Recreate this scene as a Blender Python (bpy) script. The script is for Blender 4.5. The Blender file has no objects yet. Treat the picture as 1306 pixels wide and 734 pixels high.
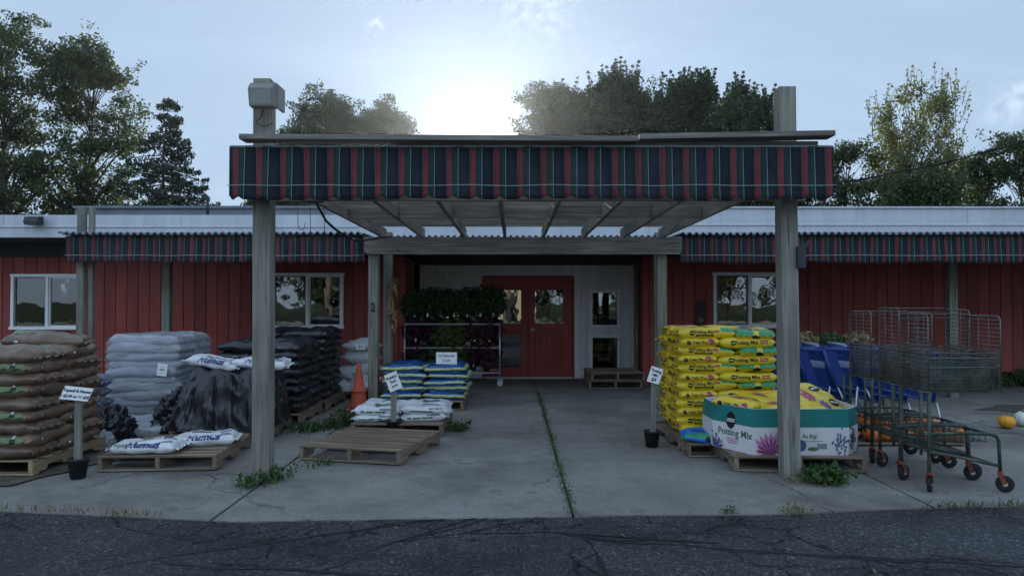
import bpy, math, random
from mathutils import Vector, Matrix, noise
from mathutils.bvhtree import BVHTree

sc = bpy.context.scene
COL = sc.collection
R = math.radians
random.seed(7)
F = 943.0
def PX(x, D): return (x - 653.0) * D / F           # metres right of the lens axis for a picture column at depth D
def PZ(y, D): return 1.53 + (385.0 - y) * D / F
ORD = ['bottom', 'second', 'third', 'fourth', 'fifth', 'sixth', 'seventh', 'eighth', 'ninth', 'tenth', 'eleventh', 'twelfth']

# ------------------------------------------------------------------ objects
def tag(o, label=None, cat=None, group=None, kind=None):
    if label: o['label'] = label
    if cat: o['category'] = cat
    if group: o['group'] = group
    if kind: o['kind'] = kind
    return o

def thing(name, label, cat, loc=(0, 0, 0), rz=0.0, group=None):
    o = bpy.data.objects.new(name, None)
    COL.objects.link(o)
    o.empty_display_size = 0.1
    o.location = loc
    o.rotation_euler = (0, 0, rz)
    return tag(o, label, cat, group)

def copy_tree(src, label=None, loc=None, rz=None, scale=None):
    def rec(o, parent):
        c = o.copy()
        COL.objects.link(c)
        c.parent = parent
        for ch in list(KIDS.get(o.name, [])):
            k = rec(ch, c)
            KIDS.setdefault(c.name, []).append(k)
        return c
    c = rec(src, None)
    if label: c['label'] = label
    if loc is not None: c.location = loc
    if rz is not None: c.rotation_euler = (0, 0, rz)
    if scale is not None: c.scale = scale
    return c
KIDS = {}

class MB:
    def __init__(s):
        s.v = []; s.f = []; s.m = []; s.uv = []; s.sm = []
    def face(s, idx, m=0, uv=None, sm=False):
        s.f.append(tuple(idx)); s.m.append(m); s.uv.append(uv); s.sm.append(sm)
    def box(s, c, size, rot=None, m=0, jit=0.0):
        c = Vector(c); hx, hy, hz = size[0] / 2, size[1] / 2, size[2] / 2
        b = len(s.v)
        for dz in (-1, 1):
            for dx, dy in ((-1, -1), (1, -1), (1, 1), (-1, 1)):
                p = Vector((dx * hx, dy * hy, dz * hz))
                if jit: p += Vector((random.uniform(-jit, jit), random.uniform(-jit, jit), random.uniform(-jit, jit)))
                if rot is not None: p = rot @ p
                s.v.append(c + p)
        ax = max(range(3), key=lambda i: size[i])
        ou, ov = random.uniform(0, 50), random.uniform(0, 50)
        dims = (hx, hy, hz)
        sg = [(-1, -1, -1), (1, -1, -1), (1, 1, -1), (-1, 1, -1), (-1, -1, 1), (1, -1, 1), (1, 1, 1), (-1, 1, 1)]
        for q, n in (((0, 3, 2, 1), 2), ((4, 5, 6, 7), 2), ((0, 1, 5, 4), 1), ((2, 3, 7, 6), 1), ((1, 2, 6, 5), 0), ((3, 0, 4, 7), 0)):
            oth = [i for i in range(3) if i != n]
            if ax in oth: a = ax; bx = [i for i in oth if i != ax][0]
            else: a, bx = oth
            uv = [(sg[i][a] * dims[a] + ou, sg[i][bx] * dims[bx] + ov + n * 3.3) for i in q]
            s.face([b + i for i in q], m, uv)
        return s
    def bar(s, p, q, w, h, m=0, up=(0, 0, 1)):
        p, q = Vector(p), Vector(q)
        x = (q - p); L = x.length; x.normalize()
        u = Vector(up)
        if abs(x.dot(u)) > .98: u = Vector((0, 1, 0))
        y = u.cross(x).normalized(); z = x.cross(y)
        rot = Matrix((x, y, z)).transposed()
        return s.box((p + q) / 2, (L, w, h), rot, m)
    def tube(s, pts, r, n=8, m=0, cap=True, sm=True):
        pts = [Vector(p) for p in pts]
        if len(pts) < 2: return s
        rs = r if isinstance(r, (list, tuple)) else [r] * len(pts)
        t0 = (pts[1] - pts[0]).normalized()
        ref = Vector((0, 0, 1)) if abs(t0.z) < .9 else Vector((1, 0, 0))
        nrm = t0.cross(ref).normalized()
        b = len(s.v); dist = 0.0
        ou = random.uniform(0, 50)
        ds = []
        for i, p in enumerate(pts):
            if i == 0: t = t0
            elif i == len(pts) - 1: t = (pts[i] - pts[i - 1]).normalized()
            else: t = ((pts[i + 1] - pts[i]).normalized() + (pts[i] - pts[i - 1]).normalized())
            if t.length < 1e-6: t = t0
            t = t.normalized()
            nrm = (nrm - t * nrm.dot(t))
            if nrm.length < 1e-6: nrm = t.cross(Vector((.3, .5, .8)))
            nrm.normalize()
            bi = t.cross(nrm)
            if i: dist += (pts[i] - pts[i - 1]).length
            ds.append(dist + ou)
            for k in range(n):
                a = 2 * math.pi * k / n
                s.v.append(p + (nrm * math.cos(a) + bi * math.sin(a)) * rs[i])
        for i in range(len(pts) - 1):
            for k in range(n):
                k2 = (k + 1) % n
                c0, c1 = k * .13, (k + 1) * .13
                s.face((b + i * n + k, b + i * n + k2, b + (i + 1) * n + k2, b + (i + 1) * n + k), m,
                       [(ds[i], c0), (ds[i], c1), (ds[i + 1], c1), (ds[i + 1], c0)], sm)
        if cap:
            s.face([b + k for k in range(n)][::-1], m)
            s.face([b + (len(pts) - 1) * n + k for k in range(n)], m)
        return s
    def lathe(s, prof, n=20, c=(0, 0, 0), m=0, rot=None, sm=True):
        c = Vector(c); b = len(s.v)
        for r, z in prof:
            for k in range(n):
                a = 2 * math.pi * k / n
                p = Vector((r * math.cos(a), r * math.sin(a), z))
                if rot is not None: p = rot @ p
                s.v.append(c + p)
        for i in range(len(prof) - 1):
            for k in range(n):
                k2 = (k + 1) % n
                s.face((b + i * n + k, b + i * n + k2, b + (i + 1) * n + k2, b + (i + 1) * n + k), m, None, sm)
        if prof[0][0] > 1e-4: s.face([b + k for k in range(n)][::-1], m)
        if prof[-1][0] > 1e-4: s.face([b + (len(prof) - 1) * n + k for k in range(n)], m)
        return s
    def prism(s, poly, z0, z1, m=0, T=None):
        b = len(s.v); n = len(poly)
        for z in (z0, z1):
            for x, y in poly:
                p = Vector((x, y, z))
                s.v.append(T @ p if T is not None else p)
        s.face(range(b + n - 1, b - 1, -1), m)
        s.face(range(b + n, b + 2 * n), m)
        for i in range(n):
            j = (i + 1) % n
            s.face((b + i, b + j, b + n + j, b + n + i), m)
        return s
    def add(s, v, f, m=None, sm=True, T=None):
        b = len(s.v)
        s.v.extend((T @ Vector(p)) if T is not None else Vector(p) for p in v)
        for i, q in enumerate(f):
            s.face([b + k for k in q], (m[i] if isinstance(m, (list, tuple)) else (m or 0)), None, sm)
        return s
    def mesh(s, name, mats):
        me = bpy.data.meshes.new(name)
        me.from_pydata([tuple(p) for p in s.v], [], s.f)
        for mt in (mats if isinstance(mats, (list, tuple)) else [mats]): me.materials.append(mt)
        me.polygons.foreach_set('material_index', s.m)
        me.polygons.foreach_set('use_smooth', s.sm)
        if any(u is not None for u in s.uv):
            ul = me.uv_layers.new(name='UVMap')
            flat = []
            for f, u in zip(s.f, s.uv):
                if u is None: flat.extend([0.0, 0.0] * len(f))
                else:
                    for a in u: flat.extend(a)
            ul.data.foreach_set('uv', flat)
        me.update()
        return me
    def build(s, name, mats, parent=None, loc=(0, 0, 0), bevel=0.0, rz=0.0):
        o = bpy.data.objects.new(name, s.mesh(name, mats))
        COL.objects.link(o)
        o.location = loc
        o.rotation_euler = (0, 0, rz)
        if parent is not None:
            o.parent = parent
            KIDS.setdefault(parent.name, []).append(o)
        if bevel:
            md = o.modifiers.new('Bevel', 'BEVEL'); md.width = bevel; md.segments = 2; md.limit_method = 'ANGLE'
        return o

def obj_from(me, name, loc=(0, 0, 0), rz=0.0, rot=None):
    o = bpy.data.objects.new(name, me); COL.objects.link(o)
    o.location = loc; o.rotation_euler = rot if rot else (0, 0, rz)
    return o

# ------------------------------------------------------------------ materials
def newmat(name):
    m = bpy.data.materials.new(name); m.use_nodes = True
    nt = m.node_tree; nt.nodes.clear()
    out = nt.nodes.new('ShaderNodeOutputMaterial')
    return m, nt, out
def N(nt, t, **kw):
    n = nt.nodes.new(t)
    for k, v in kw.items(): setattr(n, k, v)
    return n
def scl(c, k): return tuple(min(1, max(0, x * k)) for x in c[:3]) + (1,)

def mat(name, col, rough=.7, var=.25, scale=6.0, bump=.15, bscale=40.0, spec=.3, metal=0.0, stretch=(1, 1, 1),
        col2=None, dirt=None, dscale=2.5, damt=.5, coat=0.0, uv=False, crease=0.0, island=0.0):
    m, nt, out = newmat(name)
    L = nt.links.new
    tc = N(nt, 'ShaderNodeTexCoord'); oi = N(nt, 'ShaderNodeObjectInfo')
    mp = N(nt, 'ShaderNodeMapping'); mp.inputs['Scale'].default_value = stretch
    L(tc.outputs['UV' if uv else 'Object'], mp.inputs['Vector'])
    ad = N(nt, 'ShaderNodeVectorMath', operation='MULTIPLY_ADD')
    L(oi.outputs['Random'], ad.inputs[0]); ad.inputs[1].default_value = (37, 53, 71); L(mp.outputs[0], ad.inputs[2])
    n1 = N(nt, 'ShaderNodeTexNoise'); n1.inputs['Scale'].default_value = scale; n1.inputs['Detail'].default_value = 6
    n1.inputs['Roughness'].default_value = .65
    L(ad.outputs[0], n1.inputs['Vector'])
    mr = N(nt, 'ShaderNodeMapRange'); mr.inputs[1].default_value = .3; mr.inputs[2].default_value = .7
    L(n1.outputs['Fac'], mr.inputs[0])
    mx = N(nt, 'ShaderNodeMix', data_type='RGBA')
    mx.inputs[6].default_value = scl(col, 1 - var); mx.inputs[7].default_value = scl(col2, 1) if col2 else scl(col, 1 + var)
    L(mr.outputs[0], mx.inputs[0])
    c = mx.outputs[2]
    if dirt:
        n3 = N(nt, 'ShaderNodeTexNoise'); n3.inputs['Scale'].default_value = dscale; n3.inputs['Detail'].default_value = 7
        n3.inputs['Roughness'].default_value = .7
        L(ad.outputs[0], n3.inputs['Vector'])
        r3 = N(nt, 'ShaderNodeMapRange'); r3.inputs[1].default_value = .45; r3.inputs[2].default_value = .72; r3.inputs[4].default_value = damt
        L(n3.outputs['Fac'], r3.inputs[0])
        m3 = N(nt, 'ShaderNodeMix', data_type='RGBA'); L(r3.outputs[0], m3.inputs[0]); L(c, m3.inputs[6]); m3.inputs[7].default_value = scl(dirt, 1)
        c = m3.outputs[2]
    if island:
        g = N(nt, 'ShaderNodeNewGeometry'); ir = N(nt, 'ShaderNodeMapRange'); ir.inputs[3].default_value = 1 - island; ir.inputs[4].default_value = 1 + island
        L(g.outputs['Random Per Island'], ir.inputs[0]); im = N(nt, 'ShaderNodeVectorMath', operation='SCALE'); L(c, im.inputs[0]); L(ir.outputs[0], im.inputs['Scale']); c = im.outputs[0]
    b = N(nt, 'ShaderNodeBsdfPrincipled')
    L(c, b.inputs['Base Color'])
    b.inputs['Roughness'].default_value = rough; b.inputs['Metallic'].default_value = metal
    b.inputs['Specular IOR Level'].default_value = spec
    if coat: b.inputs['Coat Weight'].default_value = coat; b.inputs['Coat Roughness'].default_value = .15
    if bump:
        n2 = N(nt, 'ShaderNodeTexNoise'); n2.inputs['Scale'].default_value = bscale; n2.inputs['Detail'].default_value = 5
        L(ad.outputs[0], n2.inputs['Vector'])
        bp = N(nt, 'ShaderNodeBump'); bp.inputs['Strength'].default_value = bump; bp.inputs['Distance'].default_value = .01
        L(n2.outputs['Fac'], bp.inputs['Height']); L(bp.outputs[0], b.inputs['Normal'])
        if crease:
            n5 = N(nt, 'ShaderNodeTexNoise', noise_type='RIDGED_MULTIFRACTAL'); n5.inputs['Scale'].default_value = 5.5; n5.inputs['Detail'].default_value = 4; n5.inputs['Distortion'].default_value = .7
            L(ad.outputs[0], n5.inputs['Vector'])
            b5 = N(nt, 'ShaderNodeBump'); b5.inputs['Strength'].default_value = crease; b5.inputs['Distance'].default_value = .02
            L(n5.outputs['Fac'], b5.inputs['Height']); L(bp.outputs[0], b5.inputs['Normal']); L(b5.outputs[0], b.inputs['Normal'])
    L(b.outputs[0], out.inputs[0])
    return m

def wood(name, dark, light, rough=.85, along=1.2, across=28.0, bump=.35, tint=None):
    m, nt, out = newmat(name); L = nt.links.new
    tc = N(nt, 'ShaderNodeTexCoord'); oi = N(nt, 'ShaderNodeObjectInfo')
    mp = N(nt, 'ShaderNodeMapping'); mp.inputs['Scale'].default_value = (along, across, 1)
    L(tc.outputs['UV'], mp.inputs['Vector'])
    ad = N(nt, 'ShaderNodeVectorMath', operation='MULTIPLY_ADD')
    L(oi.outputs['Random'], ad.inputs[0]); ad.inputs[1].default_value = (37, 53, 0); L(mp.outputs[0], ad.inputs[2])
    n1 = N(nt, 'ShaderNodeTexNoise'); n1.inputs['Scale'].default_value = 1.0; n1.inputs['Detail'].default_value = 8
    n1.inputs['Roughness'].default_value = .7; n1.inputs['Distortion'].default_value = .6
    L(ad.outputs[0], n1.inputs['Vector'])
    cr = N(nt, 'ShaderNodeValToRGB')
    cr.color_ramp.elements[0].position = .33; cr.color_ramp.elements[0].color = scl(dark, 1)
    cr.color_ramp.elements[1].position = .68; cr.color_ramp.elements[1].color = scl(light, 1)
    L(n1.outputs['Fac'], cr.inputs[0])
    n2 = N(nt, 'ShaderNodeTexNoise'); n2.inputs['Scale'].default_value = .9; n2.inputs['Detail'].default_value = 3
    L(tc.outputs['UV'], n2.inputs['Vector'])
    r2 = N(nt, 'ShaderNodeMapRange'); r2.inputs[1].default_value = .3; r2.inputs[2].default_value = .7
    r2.inputs[3].default_value = .65; r2.inputs[4].default_value = 1.25
    L(n2.outputs['Fac'], r2.inputs[0])
    hs = N(nt, 'ShaderNodeMix', data_type='RGBA', blend_type='MULTIPLY'); hs.inputs[0].default_value = 1
    L(cr.outputs[0], hs.inputs[6])
    cb = N(nt, 'ShaderNodeCombineColor'); [L(r2.outputs[0], cb.inputs[i]) for i in range(3)]
    L(cb.outputs[0], hs.inputs[7])
    c = hs.outputs[2]
    # long drying checks
    mp2 = N(nt, 'ShaderNodeMapping'); mp2.inputs['Scale'].default_value = (.8, 17, 1); L(tc.outputs['UV'], mp2.inputs[0])
    n4 = N(nt, 'ShaderNodeTexNoise'); n4.inputs['Scale'].default_value = 1.6; n4.inputs['Detail'].default_value = 2; L(mp2.outputs[0], n4.inputs['Vector'])
    r4 = N(nt, 'ShaderNodeMapRange'); r4.inputs[1].default_value = .66; r4.inputs[2].default_value = .72; r4.inputs[4].default_value = .75
    L(n4.outputs['Fac'], r4.inputs[0])
    m4 = N(nt, 'ShaderNodeMix', data_type='RGBA'); L(r4.outputs[0], m4.inputs[0]); L(c, m4.inputs[6]); m4.inputs[7].default_value = scl(dark, .35)
    b = N(nt, 'ShaderNodeBsdfPrincipled'); L(m4.outputs[2], b.inputs['Base Color'])
    b.inputs['Roughness'].default_value = rough; b.inputs['Specular IOR Level'].default_value = .2
    bp = N(nt, 'ShaderNodeBump'); bp.inputs['Strength'].default_value = bump; bp.inputs['Distance'].default_value = .008
    L(n1.outputs['Fac'], bp.inputs['Height']); L(bp.outputs[0], b.inputs['Normal'])
    L(b.outputs[0], out.inputs[0])
    return m

def leafmat(name, a, b_, trans=.45, scale=1.2, c_=None):
    m, nt, out = newmat(name); L = nt.links.new
    g = N(nt, 'ShaderNodeNewGeometry'); tc = N(nt, 'ShaderNodeTexCoord')
    n = N(nt, 'ShaderNodeTexNoise'); n.inputs['Scale'].default_value = scale; n.inputs['Detail'].default_value = 3
    L(tc.outputs['Object'], n.inputs['Vector'])
    sm = N(nt, 'ShaderNodeMath', operation='MULTIPLY_ADD'); L(g.outputs['Random Per Island'], sm.inputs[0]); sm.inputs[1].default_value = .6
    mr = N(nt, 'ShaderNodeMapRange'); mr.inputs[1].default_value = .35; mr.inputs[2].default_value = .65; mr.inputs[3].default_value = -.1; mr.inputs[4].default_value = .5
    L(n.outputs['Fac'], mr.inputs[0]); L(mr.outputs[0], sm.inputs[2])
    cr = N(nt, 'ShaderNodeValToRGB'); e = cr.color_ramp.elements
    e[0].color = scl(a, 1); e[1].color = scl(b_, 1); e[1].position = .8
    if c_:
        x = e.new(1.0); x.color = scl(c_, 1)
    L(sm.outputs[0], cr.inputs[0])
    d = N(nt, 'ShaderNodeBsdfDiffuse'); t = N(nt, 'ShaderNodeBsdfTranslucent'); gl = N(nt, 'ShaderNodeBsdfGlossy'); gl.inputs['Roughness'].default_value = .5
    L(cr.outputs[0], d.inputs[0]); L(cr.outputs[0], t.inputs[0])
    gl.inputs[0].default_value = (.5, .5, .5, 1)
    m1 = N(nt, 'ShaderNodeMixShader'); m1.inputs[0].default_value = trans; L(d.outputs[0], m1.inputs[1]); L(t.outputs[0], m1.inputs[2])
    m2 = N(nt, 'ShaderNodeMixShader'); m2.inputs[0].default_value = .05; L(m1.outputs[0], m2.inputs[1]); L(gl.outputs[0], m2.inputs[2])
    L(m2.outputs[0], out.inputs[0])
    return m

def glassmat(name):
    m, nt, out = newmat(name); L = nt.links.new
    fr = N(nt, 'ShaderNodeFresnel'); fr.inputs[0].default_value = 2.0
    t = N(nt, 'ShaderNodeBsdfTransparent'); t.inputs[0].default_value = (.78, .83, .82, 1)
    g = N(nt, 'ShaderNodeBsdfGlossy'); g.inputs['Roughness'].default_value = .012
    tc = N(nt, 'ShaderNodeTexCoord'); n = N(nt, 'ShaderNodeTexNoise'); n.inputs['Scale'].default_value = 2.2; L(tc.outputs['Object'], n.inputs['Vector'])
    bp = N(nt, 'ShaderNodeBump'); bp.inputs['Strength'].default_value = .04; bp.inputs['Distance'].default_value = .05
    L(n.outputs['Fac'], bp.inputs['Height']); L(bp.outputs[0], g.inputs['Normal'])
    mx = N(nt, 'ShaderNodeMixShader'); L(fr.outputs[0], mx.inputs[0]); L(t.outputs[0], mx.inputs[1]); L(g.outputs[0], mx.inputs[2])
    L(mx.outputs[0], out.inputs[0])
    return m

def asphaltmat(name):
    m, nt, out = newmat(name); L = nt.links.new
    tc = N(nt, 'ShaderNodeTexCoord')
    w = N(nt, 'ShaderNodeTexNoise'); w.inputs['Scale'].default_value = 1.6; w.inputs['Detail'].default_value = 9; w.inputs['Roughness'].default_value = .68; L(tc.outputs['Object'], w.inputs['Vector'])
    va = N(nt, 'ShaderNodeVectorMath', operation='MULTIPLY_ADD'); L(w.outputs['Color'], va.inputs[0]); va.inputs[1].default_value = (.7, .7, 0); L(tc.outputs['Object'], va.inputs[2])
    def crack(scale, width, thr, seed):
        mp = N(nt, 'ShaderNodeMapping'); mp.inputs['Location'].default_value = (seed, seed * 2, 0); L(va.outputs[0], mp.inputs[0])
        v = N(nt, 'ShaderNodeTexVoronoi', feature='DISTANCE_TO_EDGE', voronoi_dimensions='2D'); v.inputs['Scale'].default_value = scale; L(mp.outputs[0], v.inputs['Vector'])
        r = N(nt, 'ShaderNodeMapRange'); r.inputs[1].default_value = width * .3; r.inputs[2].default_value = width; r.inputs[3].default_value = 1; r.inputs[4].default_value = 0
        L(v.outputs['Distance'], r.inputs[0])
        n = N(nt, 'ShaderNodeTexNoise'); n.inputs['Scale'].default_value = .7; n.inputs['Detail'].default_value = 2; L(mp.outputs[0], n.inputs['Vector'])
        r2 = N(nt, 'ShaderNodeMapRange'); r2.inputs[1].default_value = thr; r2.inputs[2].default_value = thr + .08; L(n.outputs['Fac'], r2.inputs[0])
        mu = N(nt, 'ShaderNodeMath', operation='MULTIPLY'); L(r.outputs[0], mu.inputs[0]); L(r2.outputs[0], mu.inputs[1])
        return mu.outputs[0]
    c1 = crack(.6, .008, .42, 3.1); c2 = crack(2.6, .026, .47, 11.7)
    mxx = N(nt, 'ShaderNodeMath', operation='MAXIMUM'); L(c1, mxx.inputs[0]); L(c2, mxx.inputs[1])
    sp = N(nt, 'ShaderNodeTexNoise'); sp.inputs['Scale'].default_value = 48; sp.inputs['Detail'].default_value = 6; sp.inputs['Roughness'].default_value = .75; L(tc.outputs['Object'], sp.inputs['Vector'])
    cr = N(nt, 'ShaderNodeValToRGB'); e = cr.color_ramp.elements
    e[0].position = .38; e[0].color = (.014, .015, .0175, 1); e[1].position = .58; e[1].color = (.050, .053, .059, 1)
    x = e.new(.66); x.color = (.24, .24, .24, 1)
    L(sp.outputs['Fac'], cr.inputs[0])
    lo = N(nt, 'ShaderNodeTexNoise'); lo.inputs['Scale'].default_value = .9; lo.inputs['Detail'].default_value = 5; L(va.outputs[0], lo.inputs['Vector'])
    lr = N(nt, 'ShaderNodeMapRange'); lr.inputs[1].default_value = .3; lr.inputs[2].default_value = .7; lr.inputs[3].default_value = .42; lr.inputs[4].default_value = 1.7; L(lo.outputs['Fac'], lr.inputs[0])
    ml = N(nt, 'ShaderNodeVectorMath', operation='SCALE'); L(cr.outputs[0], ml.inputs[0]); L(lr.outputs[0], ml.inputs['Scale'])
    mk = N(nt, 'ShaderNodeMix', data_type='RGBA'); L(mxx.outputs[0], mk.inputs[0]); L(ml.outputs[0], mk.inputs[6]); mk.inputs[7].default_value = (.007, .007, .008, 1)
    b = N(nt, 'ShaderNodeBsdfPrincipled'); L(mk.outputs[2], b.inputs['Base Color']); b.inputs['Roughness'].default_value = .85; b.inputs['Specular IOR Level'].default_value = .3
    h = N(nt, 'ShaderNodeMath', operation='SUBTRACT'); L(sp.outputs['Fac'], h.inputs[0]); L(mxx.outputs[0], h.inputs[1])
    bp = N(nt, 'ShaderNodeBump'); bp.inputs['Strength'].default_value = .9; bp.inputs['Distance'].default_value = .016; L(h.outputs[0], bp.inputs['Height']); L(bp.outputs[0], b.inputs['Normal'])
    L(b.outputs[0], out.inputs[0])
    return m

def concretemat(name):
    m, nt, out = newmat(name); L = nt.links.new
    tc = N(nt, 'ShaderNodeTexCoord')
    def nz(s, d=6, r=.6, v=None):
        n = N(nt, 'ShaderNodeTexNoise'); n.inputs['Scale'].default_value = s; n.inputs['Detail'].default_value = d; n.inputs['Roughness'].default_value = r
        L(v or tc.outputs['Object'], n.inputs['Vector']); return n
    a = nz(1.3, 8, .65); b1 = nz(45, 6, .75); st = nz(.55, 6, .7); w = nz(.8, 5)
    cr = N(nt, 'ShaderNodeValToRGB'); e = cr.color_ramp.elements
    e[0].position = .3; e[0].color = (.155, .148, .134, 1); e[1].position = .72; e[1].color = (.275, .265, .245, 1)
    L(a.outputs['Fac'], cr.inputs[0])
    r = N(nt, 'ShaderNodeMapRange'); r.inputs[1].default_value = .3; r.inputs[2].default_value = .7; r.inputs[3].default_value = .72; r.inputs[4].default_value = 1.24; L(b1.outputs['Fac'], r.inputs[0])
    ml = N(nt, 'ShaderNodeVectorMath', operation='SCALE'); L(cr.outputs[0], ml.inputs[0]); L(r.outputs[0], ml.inputs['Scale'])
    sr = N(nt, 'ShaderNodeMapRange'); sr.inputs[1].default_value = .50; sr.inputs[2].default_value = .66; sr.inputs[4].default_value = .75; L(st.outputs['Fac'], sr.inputs[0])
    mk = N(nt, 'ShaderNodeMix', data_type='RGBA'); L(sr.outputs[0], mk.inputs[0]); L(ml.outputs[0], mk.inputs[6]); mk.inputs[7].default_value = (.095, .088, .075, 1)
    so = nz(2.6, 5, .6); sq = N(nt, 'ShaderNodeMapRange'); sq.inputs[1].default_value = .60; sq.inputs[2].default_value = .72; sq.inputs[4].default_value = .7; L(so.outputs['Fac'], sq.inputs[0])
    mo = N(nt, 'ShaderNodeMix', data_type='RGBA'); L(sq.outputs[0], mo.inputs[0]); L(mk.outputs[2], mo.inputs[6]); mo.inputs[7].default_value = (.075, .068, .058, 1); mk = mo
    va = N(nt, 'ShaderNodeVectorMath', operation='MULTIPLY_ADD'); L(w.outputs['Color'], va.inputs[0]); va.inputs[1].default_value = (.9, .9, 0); L(tc.outputs['Object'], va.inputs[2])
    v = N(nt, 'ShaderNodeTexVoronoi', feature='DISTANCE_TO_EDGE', voronoi_dimensions='2D'); v.inputs['Scale'].default_value = .38; L(va.outputs[0], v.inputs['Vector'])
    vr = N(nt, 'ShaderNodeMapRange'); vr.inputs[1].default_value = .002; vr.inputs[2].default_value = .006; vr.inputs[3].default_value = .8; vr.inputs[4].default_value = 0; L(v.outputs['Distance'], vr.inputs[0])
    ms = nz(.5, 2); mr = N(nt, 'ShaderNodeMapRange'); mr.inputs[1].default_value = .5; mr.inputs[2].default_value = .56; L(ms.outputs['Fac'], mr.inputs[0])
    mu = N(nt, 'ShaderNodeMath', operation='MULTIPLY'); L(vr.outputs[0], mu.inputs[0]); L(mr.outputs[0], mu.inputs[1])
    mc = N(nt, 'ShaderNodeMix', data_type='RGBA'); L(mu.outputs[0], mc.inputs[0]); L(mk.outputs[2], mc.inputs[6]); mc.inputs[7].default_value = (.04, .04, .035, 1)
    b = N(nt, 'ShaderNodeBsdfPrincipled'); L(mc.outputs[2], b.inputs['Base Color']); b.inputs['Roughness'].default_value = .9; b.inputs['Specular IOR Level'].default_value = .25
    h = N(nt, 'ShaderNodeMath', operation='SUBTRACT'); L(b1.outputs['Fac'], h.inputs[0]); L(mu.outputs[0], h.inputs[1])
    bp = N(nt, 'ShaderNodeBump'); bp.inputs['Strength'].default_value = .3; bp.inputs['Distance'].default_value = .01; L(h.outputs[0], bp.inputs['Height']); L(bp.outputs[0], b.inputs['Normal'])
    L(b.outputs[0], out.inputs[0])
    return m

M = {}
M['post'] = wood('weathered_post_wood', (.13, .125, .10), (.30, .295, .25))
M['beam'] = wood('weathered_beam_wood', (.125, .112, .096), (.32, .295, .255))
M['slat'] = wood('weathered_slat_wood', (.085, .078, .068), (.215, .20, .175))
M['pallet'] = wood('pallet_wood', (.115, .085, .06), (.30, .235, .17))
M['pallet_new'] = wood('fresh_pallet_wood', (.22, .15, .085), (.42, .32, .20))
M['red'] = mat('red_painted_siding', (.30, .060, .046), .62, .22, 3.0, .15, 60, .3, stretch=(1, 1, .2), dirt=(.16, .048, .040), damt=.65, island=.16)
M['red_door'] = mat('red_door_paint', (.33, .042, .042), .45, .12, 4, .05, 40, .4, dirt=(.2, .03, .03), damt=.4)
M['white'] = mat('white_painted_siding', (.74, .75, .76), .55, .06, 3, .08, 60, .3, stretch=(1, 1, .3), dirt=(.50, .49, .45), damt=.5, island=.05)
M['fascia'] = mat('white_metal_fascia', (.52, .55, .59), .45, .06, 2, .03, 20, .4, stretch=(2.5, 1, .3), dirt=(.34, .36, .38), damt=.55, dscale=1.8)
M['trim'] = mat('white_vinyl_trim', (.80, .81, .82), .4, .03, 4, .02, 30, .4)
M['frieze'] = mat('dark_eave_board', (.045, .05, .055), .8, .2, 4)
M['soffit'] = mat('dark_soffit', (.08, .08, .08), .85, .2, 4)
M['roofing'] = mat('grey_roofing', (.16, .18, .21), .7, .2, 3, .2, 20)
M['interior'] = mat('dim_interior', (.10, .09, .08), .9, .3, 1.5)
M['glass'] = glassmat('window_glass')
M['metal_dark'] = mat('dark_metal', (.045, .045, .05), .5, .2, 8, .1, 40, .5, .6)
M['bronze'] = mat('grey_lamp_metal', (.20, .20, .19), .55, .15, 8, .05, 40, .4)
M['lens'] = mat('lamp_lens', (.30, .30, .28), .25, .06, 8, .05, 40, .5)
M['galv'] = mat('galvanised_metal', (.45, .46, .47), .4, .12, 12, .05, 40, .5, .7)
M['chrome'] = mat('rusty_wire', (.13, .13, .12), .42, .35, 14, .05, 40, .5, .5, dirt=(.055, .038, .026), damt=.8, dscale=9)
M['green_metal'] = mat('chipped_green_paint', (.03, .05, .04), .55, .3, 12, .15, 50, .4, .1, dirt=(.20, .17, .13), dscale=8, damt=.7)
M['rust'] = mat('rusty_red_metal', (.20, .055, .035), .8, .3, 20, .2, 60)
M['rubber'] = mat('black_rubber', (.018, .018, .018), .8, .2, 10)
M['hub'] = mat('grey_wheel_hub', (.48, .49, .50), .5, .2, 10, dirt=(.2, .17, .14), damt=.5, dscale=14)
M['paper'] = mat('white_card', (.82, .83, .84), .6, .03, 8, .02)
M['ink'] = mat('dark_ink', (.03, .035, .05), .6, .1)
M['ink_blue'] = mat('navy_ink', (.03, .04, .16), .5, .1)
M['black_plastic'] = mat('black_plastic', (.014, .015, .018), .38, .3, 8, .1, 20, .5)
M['black_sheet'] = mat('black_plastic_sheet', (.011, .012, .015), .27, .3, 5, .2, 9, .55, crease=.22)
M['black_bag'] = mat('black_bag_plastic', (.017, .018, .022), .34, .35, 9, .25, 14, .5, dirt=(.05, .045, .042), damt=.5, crease=.6)
M['pot'] = mat('black_pot', (.02, .02, .022), .6, .2, 8)
M['brown_bag'] = mat('brown_bag_plastic', (.150, .098, .066), .36, .3, 7, .2, 16, .5, dirt=(.085, .055, .038), damt=.5, crease=.45)
M['green_end'] = mat('green_bag_print', (.12, .19, .07), .42, .2, 8, .15, 18, .45)
M['grey_bag'] = mat('silver_grey_bag', (.33, .35, .39), .26, .3, 5, .3, 9, .55, stretch=(.5, .5, 2.5), dirt=(.17, .135, .11), damt=.8, dscale=3, crease=.6)
M['blue_grey_bag'] = mat('blue_grey_bag', (.13, .15, .21), .34, .35, 6, .2, 14, .5, dirt=(.03, .035, .05), damt=.7, crease=.6)
M['white_bag'] = mat('white_bag_plastic', (.68, .70, .73), .36, .08, 8, .2, 16, .45, dirt=(.42, .41, .39), damt=.5, crease=.5)
M['bag_green'] = mat('pine_green_print', (.09, .17, .11), .4, .2, 8)
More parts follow.
